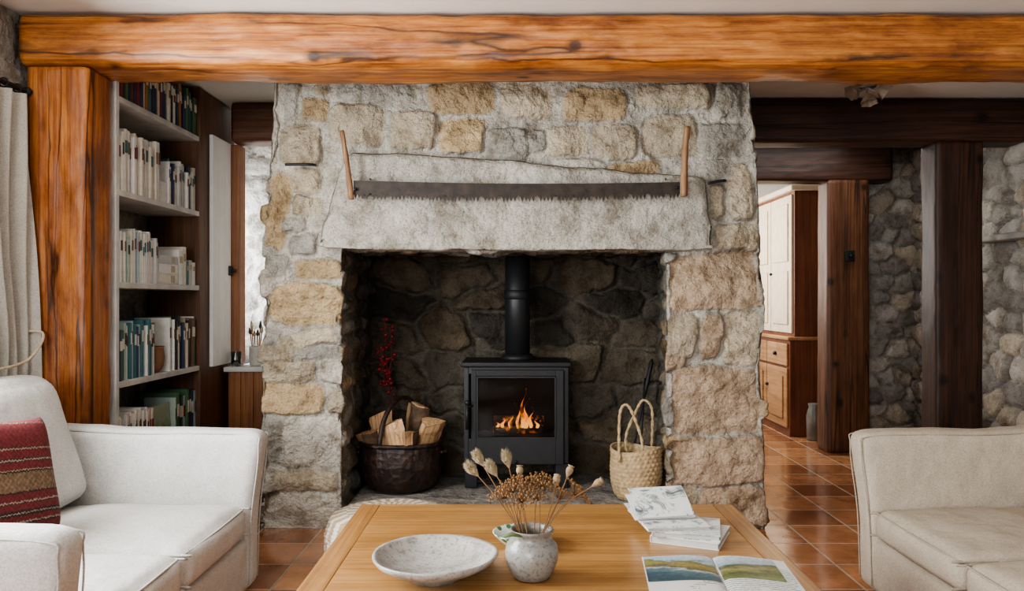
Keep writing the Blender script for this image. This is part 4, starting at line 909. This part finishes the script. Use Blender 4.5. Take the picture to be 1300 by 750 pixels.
def stem(px, py, D, kind, label, seed):
    rr = random.Random(seed); tip = Vector(at(px, py, D)); dirn = (tip-vt); neck = vt+Vector((dirn.x,dirn.y,0)).normalized()*.030
    mid = neck.lerp(tip,.5)+Vector((rr.uniform(-.008,.008), rr.uniform(-.008,.008), .012))
    base = vb-Vector((dirn.x,dirn.y,0)).normalized()*.02
    cv = curve([base, neck, mid, tip], 7)
    t = empty('dried_'+kind, base, label, 'dried flower', G); mk('stem', gtube(cv, [.0015]*(len(cv)-1)+[.0009], 6), M_dry, t)
    d = (cv[-1]-cv[-3]).normalized(); q = d.to_track_quat('Z','Y')
    if kind == 'bunny_tail_grass':
        R0 = .0072; n_ = 18; prof = [(.0006,-.006)]+[(R0*math.sin(PI*(i/10)**.85)+.0006, -.004+.040*i/10) for i in range(1,10)]+[(.0004,.038)]
        V_, F_ = glathe(prof, (0,0,0), n_); A = np.array(V_); A *= (1+.14*fbm(A, 240, 2, seed))[:,None]
        g = [tuple(tip+q@Vector(v)) for v in A]
        h = mk('head', (g, F_), M_fluff, t)
        hs = []
        for k in range(520):
            a = rr.random()*2*PI; l = rr.uniform(-.003,.036); r0 = (R0-.0004)*math.sin(PI*min(max((l+.004)/.041,.05),.97)**.85); ln = rr.uniform(.6,1.4)
            p_ = Vector((r0*math.cos(a), r0*math.sin(a), l)); hs.append(gtube([tip+q@p_, tip+q@(p_+Vector((.007*ln*math.cos(a), .007*ln*math.sin(a), .011*ln)))], [.00042,.00012], 3))
        mk('bristles', join(*hs), M_fluff, h)
    elif kind == 'poppy_pod':
        prof = [(.002,-.014), (.004,-.008), (.0085,.0), (.0100,.007), (.0085,.014), (.005,.016), (.009,.0175), (.0095,.0195), (.001,.0205)]
        V_, F_ = glathe(prof, (0,0,0), 20); mk('seed_head', ([tuple(tip+q@Vector(v)) for v in V_], F_), M_pod, t)
    else:
        gl_ = []
        for k in range(46):
            a = k*2.4; r_ = .0062*math.sqrt(k+.3); e_ = tip+q@Vector((r_*math.cos(a), r_*math.sin(a), .004-.18*r_+rr.uniform(-.004,.004))); gl_.append(gsphere(tuple(e_), rr.uniform(.0020,.0036), 4)); gl_.append(gtube([tip-d*.026, e_], .0005, 3))
        mk('flower_head', join(*gl_), M_yarrow, t)
SP = [(606,603,2.02,'bunny_tail_grass','drooping cream bunny tail seed head furthest left in the vase'), (613,590,2.06,'bunny_tail_grass','upright cream bunny tail seed head at the upper left of the vase'),
 (630,603,2.0,'bunny_tail_grass','plump cream bunny tail seed head in the left cluster, lower middle'), (646,592,2.04,'bunny_tail_grass','tallest cream bunny tail seed head leaning up from the vase'),
 (722,600,2.05,'poppy_pod','poppy pod pointing up to the right above the vase'), (757,614,2.0,'poppy_pod','poppy pod furthest right from the vase'), (706,612,2.0,'poppy_pod','poppy pod over the yarrow heads right of centre'),
 (660,600,2.1,'poppy_pod','poppy pod at the top centre behind the yarrow'), (648,614,1.98,'yarrow','brown yarrow head in front at the left centre'), (670,610,2.04,'yarrow','brown yarrow head just above the middle of the vase'),
 (690,606,2.0,'yarrow','broad brown yarrow head right of centre, highest of them'), (636,622,2.03,'yarrow','low brown yarrow head on the left of the vase'), (714,622,2.05,'yarrow','low brown yarrow head on the right of the vase'),
 (682,624,1.97,'yarrow','low brown yarrow head at the vase front'), (661,628,1.96,'yarrow','smallest brown yarrow head close to the vase rim'), (737,622,2.06,'yarrow','sparse brown yarrow head leaning far right')]
for k, a in enumerate(SP): stem(*a, 50+k)
o = mk('leaf', gtube([(vx-.02,vy-.045,T+.118), (vx-.05,vy-.055,T+.128), (vx-.085,vy-.05,T+.118)], [.002,.006,.001], 6), plain('green_leaf', (.1,.16,.06), .6), org=(vx-.02,vy-.045,T+.115)); tag(o, 'small green leaf drooping over the vase rim', 'leaf', G)

# books and magazine on the table
def printed(name, sc_, thr, inkc):
    m, nt, b = newmat(name); v = coords(nt); w = N(nt, 'ShaderNodeTexWave', Scale=sc_); w.bands_direction = 'Y'; nt.links.new(v, w.inputs['Vector'])
    nz = N(nt, 'ShaderNodeTexNoise', Scale=160); nt.links.new(v, nz.inputs['Vector']); mu = N(nt, 'ShaderNodeMath', operation='MULTIPLY'); nt.links.new(w.outputs[1], mu.inputs[0]); nt.links.new(nz.outputs[0], mu.inputs[1])
    nb = N(nt, 'ShaderNodeTexNoise', Scale=9); nt.links.new(v, nb.inputs['Vector']); rb_ = ramp(nt, [(thr,(0,0,0)), (thr+.04,(1,1,1))]); nt.links.new(nb.outputs[0], rb_.inputs[0])
    mu2 = N(nt, 'ShaderNodeMath', operation='MULTIPLY'); nt.links.new(mu.outputs[0], mu2.inputs[0]); nt.links.new(rb_.outputs[0], mu2.inputs[1])
    r = ramp(nt, [(.3,(.74,.74,.72)), (.46,inkc)]); nt.links.new(mu2.outputs[0], r.inputs[0]); nt.links.new(r.outputs[0], b.inputs['Base Color']); b.inputs['Roughness'].default_value = .5; return m
M_print = printed('printed_page', 24, .46, (.22,.25,.27))
m, nt, b = newmat('illustrated_page'); v = coords(nt); nz = N(nt, 'ShaderNodeTexNoise', Scale=17, Detail=8.0, Roughness=.75, Distortion=1.2); nt.links.new(v, nz.inputs['Vector'])
r = ramp(nt, [(.36,(.10,.12,.12)), (.43,(.34,.38,.38)), (.48,(.72,.72,.70)), (.8,(.76,.76,.74))]); nt.links.new(nz.outputs[0], r.inputs[0]); nt.links.new(r.outputs[0], b.inputs['Base Color']); b.inputs['Roughness'].default_value = .45; M_illus = m
M_edges = stripes('page_edges', 'z', [(0,(.66,.64,.60)), (.5,(.5,.48,.44))], 400, 0, .8, 1.5)
def tbook(x_, y_, z_, w_, d_, t_, rot, label, cov):
    t = empty('book', (x_, y_, z_), label, 'book', 'books stacked on the coffee table', (0,0,math.radians(rot)))
    mk('pages', gbox(-w_/2+.001, w_/2-.003, -d_/2+.003, d_/2-.003, .0012, t_-.0012, .0005, 1), M_edges, t, local=True, smooth=False)
    mk('cover', join(gbox(-w_/2, w_/2, -d_/2, d_/2, 0, .0011, 0), gbox(-w_/2, w_/2, -d_/2, d_/2, t_-.0011, t_, 0), gbox(-w_/2-.001, -w_/2+.0008, -d_/2, d_/2, 0, t_, 0)), cov, t, local=True, smooth=False)
tbook(.53, 2.385, T, .20, .20, .020, -24, 'thick white paperback at the bottom of the coffee table stack', M_paper)
tbook(.52, 2.395, T+.0205, .195, .20, .014, -14, 'white printed paperback second from the bottom of the coffee table stack', M_print)
tbook(.475, 2.425, T+.035, .19, .19, .010, 6, 'thin white illustrated booklet under the fanned one', M_illus)
fb = empty('booklet', (.45,2.47,T+.0455), 'white illustrated booklet with fanned pages on top of the coffee table stack', 'booklet', None, (0,0,math.radians(9)))
sheets = []
for k, ang in enumerate((3,6,10,14,18,23,28,34)):
    n_ = 8; V = []; F = []; L_ = .125
    px_, pz_ = -.065, .001+k*.0012; jx_ = .012*math.sin(k*2.3)
    for i in range(n_+1):
        th = math.radians(ang*(1.35-.9*i/n_)); V += [(-.088+jx_,px_,pz_), (.088+jx_*.4,px_,pz_+.004*math.sin(k))]; px_ += L_/n_*math.cos(th); pz_ += L_/n_*math.sin(th)
    for i in range(n_): F.append([2*i, 2*i+1, 2*i+3, 2*i+2])
    sheets.append((V, F))
mk('pages', join(*sheets[:-1]), M_print, fb, local=True); mk('cover', join(sheets[-1], gbox(-.086,.086,-.065,.06,0,.0008,0)), M_illus, fb, local=True)
mg = empty('open_magazine', (.53,2.04,T), 'open magazine showing landscape photographs at the near right of the table', 'magazine', None, (0,0,math.radians(-5)))
W2 = .19
def page(x0, x1, y0, y1, lift, zo=.0):
    n_ = 14; V = []; F = []
    for i in range(n_+1):
        t_ = i/n_; xx = x0+(x1-x0)*t_; hz_ = zo+lift*math.sin(PI*min(abs(xx)/W2,1)**.55)*.9+.001
        V += [(xx,y0,hz_), (xx,y1,hz_)]
    for i in range(n_): F.append([2*i, 2*i+2, 2*i+3, 2*i+1])
    return V, F
mk('left_page', page(-W2,-.0005,-.14,.14,.010), M_print, mg, local=True); mk('right_page', page(.0005,W2,-.14,.14,.012), M_print, mg, local=True)
mk('cover', gbox(-W2-.002,W2+.002,-.142,.142,0,.0008,0), M_paper, mg, local=True, smooth=False)
def land(name, cols, y0, y1, seed, slope, amt):
    m, nt, b = newmat(name); v = coords(nt, rot=(0,0,slope)); sp = N(nt, 'ShaderNodeSeparateXYZ'); nt.links.new(v, sp.inputs[0])
    mr = N(nt, 'ShaderNodeMapRange'); mr.inputs[1].default_value = y0; mr.inputs[2].default_value = y1; nt.links.new(sp.outputs[1], mr.inputs[0])
    nz = N(nt, 'ShaderNodeTexNoise', Scale=18, Detail=9.0, Roughness=.6); nt.links.new(coords(nt, (1,2.2,1), loc=(seed,0,0)), nz.inputs['Vector'])
    ma = N(nt, 'ShaderNodeMath', operation='MULTIPLY_ADD'); nt.links.new(nz.outputs[0], ma.inputs[0]); ma.inputs[1].default_value = amt
    ad = N(nt, 'ShaderNodeMath', operation='SUBTRACT'); nt.links.new(mr.outputs[0], ad.inputs[0]); ad.inputs[1].default_value = amt/2; nt.links.new(ad.outputs[0], ma.inputs[2])
    r = ramp(nt, cols); nt.links.new(ma.outputs[0], r.inputs[0])
    n2 = N(nt, 'ShaderNodeTexNoise', Scale=110, Detail=4.0); nt.links.new(v, n2.inputs['Vector']); r2 = ramp(nt, [(.35,(.6,.6,.56)), (.6,(1.12,1.12,1.1))]); nt.links.new(n2.outputs[0], r2.inputs[0])
    nt.links.new(mixc(nt, .6, r.outputs[0], mixc(nt, 1.0, r.outputs[0], r2.outputs[0], 'MULTIPLY')), b.inputs['Base Color']); b.inputs['Roughness'].default_value = .35; return m
L1 = land('coast_photo', [(0,(.04,.09,.12)), (.20,(.12,.22,.26)), (.26,(.50,.52,.50)), (.30,(.10,.09,.05)), (.45,(.30,.25,.07)), (.58,(.15,.15,.05)), (.64,(.33,.44,.52)), (1,(.60,.66,.70))], -.05, .135, 1, .3, .55)
L2 = land('field_photo', [(0,(.22,.25,.10)), (.22,(.08,.11,.04)), (.38,(.32,.30,.12)), (.52,(.09,.11,.05)), (.6,(.34,.45,.53)), (1,(.62,.67,.70))], -.05, .135, 7, -.2, .5)
mk('photograph', page(-W2+.001,-.004,-.055,.139,.010,.0008), L1, mg, local=True)
mk('photograph', page(.003,W2-.03,-.035,.139,.012,.0008), L2, mg, local=True)

# ================================================================== POUF
m, nt, b = newmat('woven_pouf'); v = coords(nt); ln = N(nt, 'ShaderNodeVectorMath', operation='LENGTH')
cb2 = N(nt, 'ShaderNodeSeparateXYZ'); nt.links.new(v, cb2.inputs[0]); at2 = N(nt, 'ShaderNodeMath', operation='ARCTAN2'); nt.links.new(cb2.outputs[1], at2.inputs[0]); nt.links.new(cb2.outputs[0], at2.inputs[1])
nt.links.new(v, ln.inputs[0]); cm = N(nt, 'ShaderNodeCombineXYZ'); nt.links.new(at2.outputs[0], cm.inputs[0]); nt.links.new(ln.outputs['Value'], cm.inputs[1])
mp = N(nt, 'ShaderNodeMapping'); mp.inputs['Scale'].default_value = (8,34,1); nt.links.new(cm.outputs[0], mp.inputs[0])
ck = N(nt, 'ShaderNodeTexChecker', Scale=1); ck.inputs[1].default_value = (.68,.64,.56,1); ck.inputs[2].default_value = (.44,.32,.2,1); nt.links.new(mp.outputs[0], ck.inputs[0])
nt.links.new(ck.outputs[0], b.inputs['Base Color']); b.inputs['Roughness'].default_value = .9; M_pouf = m
pf = mk('woven_pouf', woven([(.20,0), (.25,.03), (.278,.10), (.275,.18), (.25,.245), (.19,.262), (.1,.265), (.003,.265)], (0,0,.001), 160, 34, .0035, 40), M_pouf, org=(-.54,3.40,0), local=True)
tag(pf, 'round woven straw pouf in cream and tan between the table and fireplace', 'pouf')

# ================================================================== FAR ROOM
hc = empty('dresser', (2.6,7.2,0), 'tall wooden dresser with cream doors over panelled lower doors, beyond the far doorway', 'dresser')
M_dress = wood('dresser_side', (.08,.026,.011), (.155,.048,.019), (.21,.074,.028), 'z', .45); M_honey = wood('dresser_front', (.24,.125,.052), (.36,.195,.088), (.45,.27,.135), 'y', .45)
mk('upper_body', gbox(2.38, 2.88, 6.73, 7.85, .85, 2.10, .005), M_dress, hc, smooth=False)
mk('lower_body', gbox(2.33, 2.88, 6.70, 7.88, 0.001, .82, .005), M_dress, hc, smooth=False)
mk('counter', gbox(2.31, 2.89, 6.69, 7.9, .82, .85, .006), M_honey, hc); mk('cornice', gbox(2.34, 2.90, 6.70, 7.88, 2.10, 2.15, .015), M_cream, hc)
for k in range(2):
    ya = 6.76+k*.545; d_ = mk('door', join(gbox(2.362, 2.379, ya, ya+.53, .88, 2.07, .004), gbox(2.350, 2.362, ya+.07, ya+.46, .95, 1.42, .008), gbox(2.350, 2.362, ya+.07, ya+.46, 1.5, 2.0, .008)), M_cream, hc, smooth=False)
    mk('knob', gsphere((2.345,ya+.49,1.4), .014), M_iron, d_)
    d_ = mk('drawer', gbox(2.312, 2.329, ya-.03, ya+.50, .60, .79, .006), M_honey, hc, smooth=False); mk('knob', gsphere((2.30,ya+.24,.695), .018), M_iron, d_)
    d_ = mk('lower_door', join(gbox(2.312, 2.329, ya-.03, ya+.50, .07, .58, .006), gbox(2.300, 2.312, ya+.05, ya+.42, .14, .51, .008)), M_honey, hc, smooth=False); mk('knob', gsphere((2.30,ya+.46,.40), .016), M_iron, d_)
o = mk('churn', glathe([(.05,0), (.062,.01), (.066,.2), (.055,.25), (.045,.27), (.052,.3), (.05,.305), (.042,.275), (.001,.27)], n=28), plain('grey_jar', (.16,.15,.13), .35, .3), org=(wx(1034,6.55),6.55,.0005), local=True); tag(o, 'tall grey stoneware jar on the tiles in front of the dresser side', 'jar')
o = mk('stone_ledge', gbox(2.98, 3.16, 4.55, 5.15, 1.535, 1.575, .012), plain('ledge_stone', (.30,.28,.25), .9, .2, 14, .6), org=(3.07,4.8,1.54)); tag(o, 'flat stone ledge jutting from the rubble wall at the far right', 'ledge')

# ================================================================== LIGHT
def area(name, loc, rot, sx, sy, en, col):
    l = bpy.data.lights.new(name, 'AREA'); l.shape = 'RECTANGLE'; l.size = sx; l.size_y = sy; l.energy = en; l.color = col
    o = bpy.data.objects.new(name, l); C.objects.link(o); o.location = loc; o.rotation_euler = [math.radians(a) for a in rot]; return o
area('rear_window_light', (-1.3,-3.0,1.6), (88,0,-12), 2.2, 1.4, 145, (.98,.99,1))
area('side_window_light', (-2.05,1.9,1.5), (0,-90,-10), 1.2, 1.6, 140, (.96,.985,1))
area('recess_window_light', (-2.08,5.42,1.45), (0,-90,0), 1.1, .45, 22, (.93,.97,1))
area('far_room_light', (1.3,7.3,1.7), (0,-78,0), 1.2, 1.2, 44, (1,.97,.92))
area('hall_light', (2.1,5.5,2.36), (0,0,0), .9, .7, 7, (1,.98,.95))
l = bpy.data.lights.new('fire_glow', 'POINT'); l.energy = .4; l.color = (1,.45,.12); l.shadow_soft_size = .04; o = bpy.data.objects.new('fire_glow', l); C.objects.link(o); o.location = (.02,4.46,.60)
w = bpy.data.worlds.new('world'); bpy.context.scene.world = w; w.use_nodes = True; w.node_tree.nodes['Background'].inputs[0].default_value = (.9,.95,1,1); w.node_tree.nodes['Background'].inputs[1].default_value = .38

cam = bpy.data.cameras.new('camera'); cam.lens = 1000/1300*36; cam.sensor_width = 36; cam.shift_x = -5/1300; cam.shift_y = 5/1300; cam.clip_start = .05
co = bpy.data.objects.new('camera', cam); C.objects.link(co); co.location = (0,0,CH); co.rotation_euler = (PI/2,0,0); bpy.context.scene.camera = co
try:
    bpy.context.scene.view_settings.view_transform = 'AgX'; bpy.context.scene.view_settings.look = 'AgX - Medium High Contrast'
except Exception as e_: print(e_)
bpy.context.scene.view_settings.exposure = .22
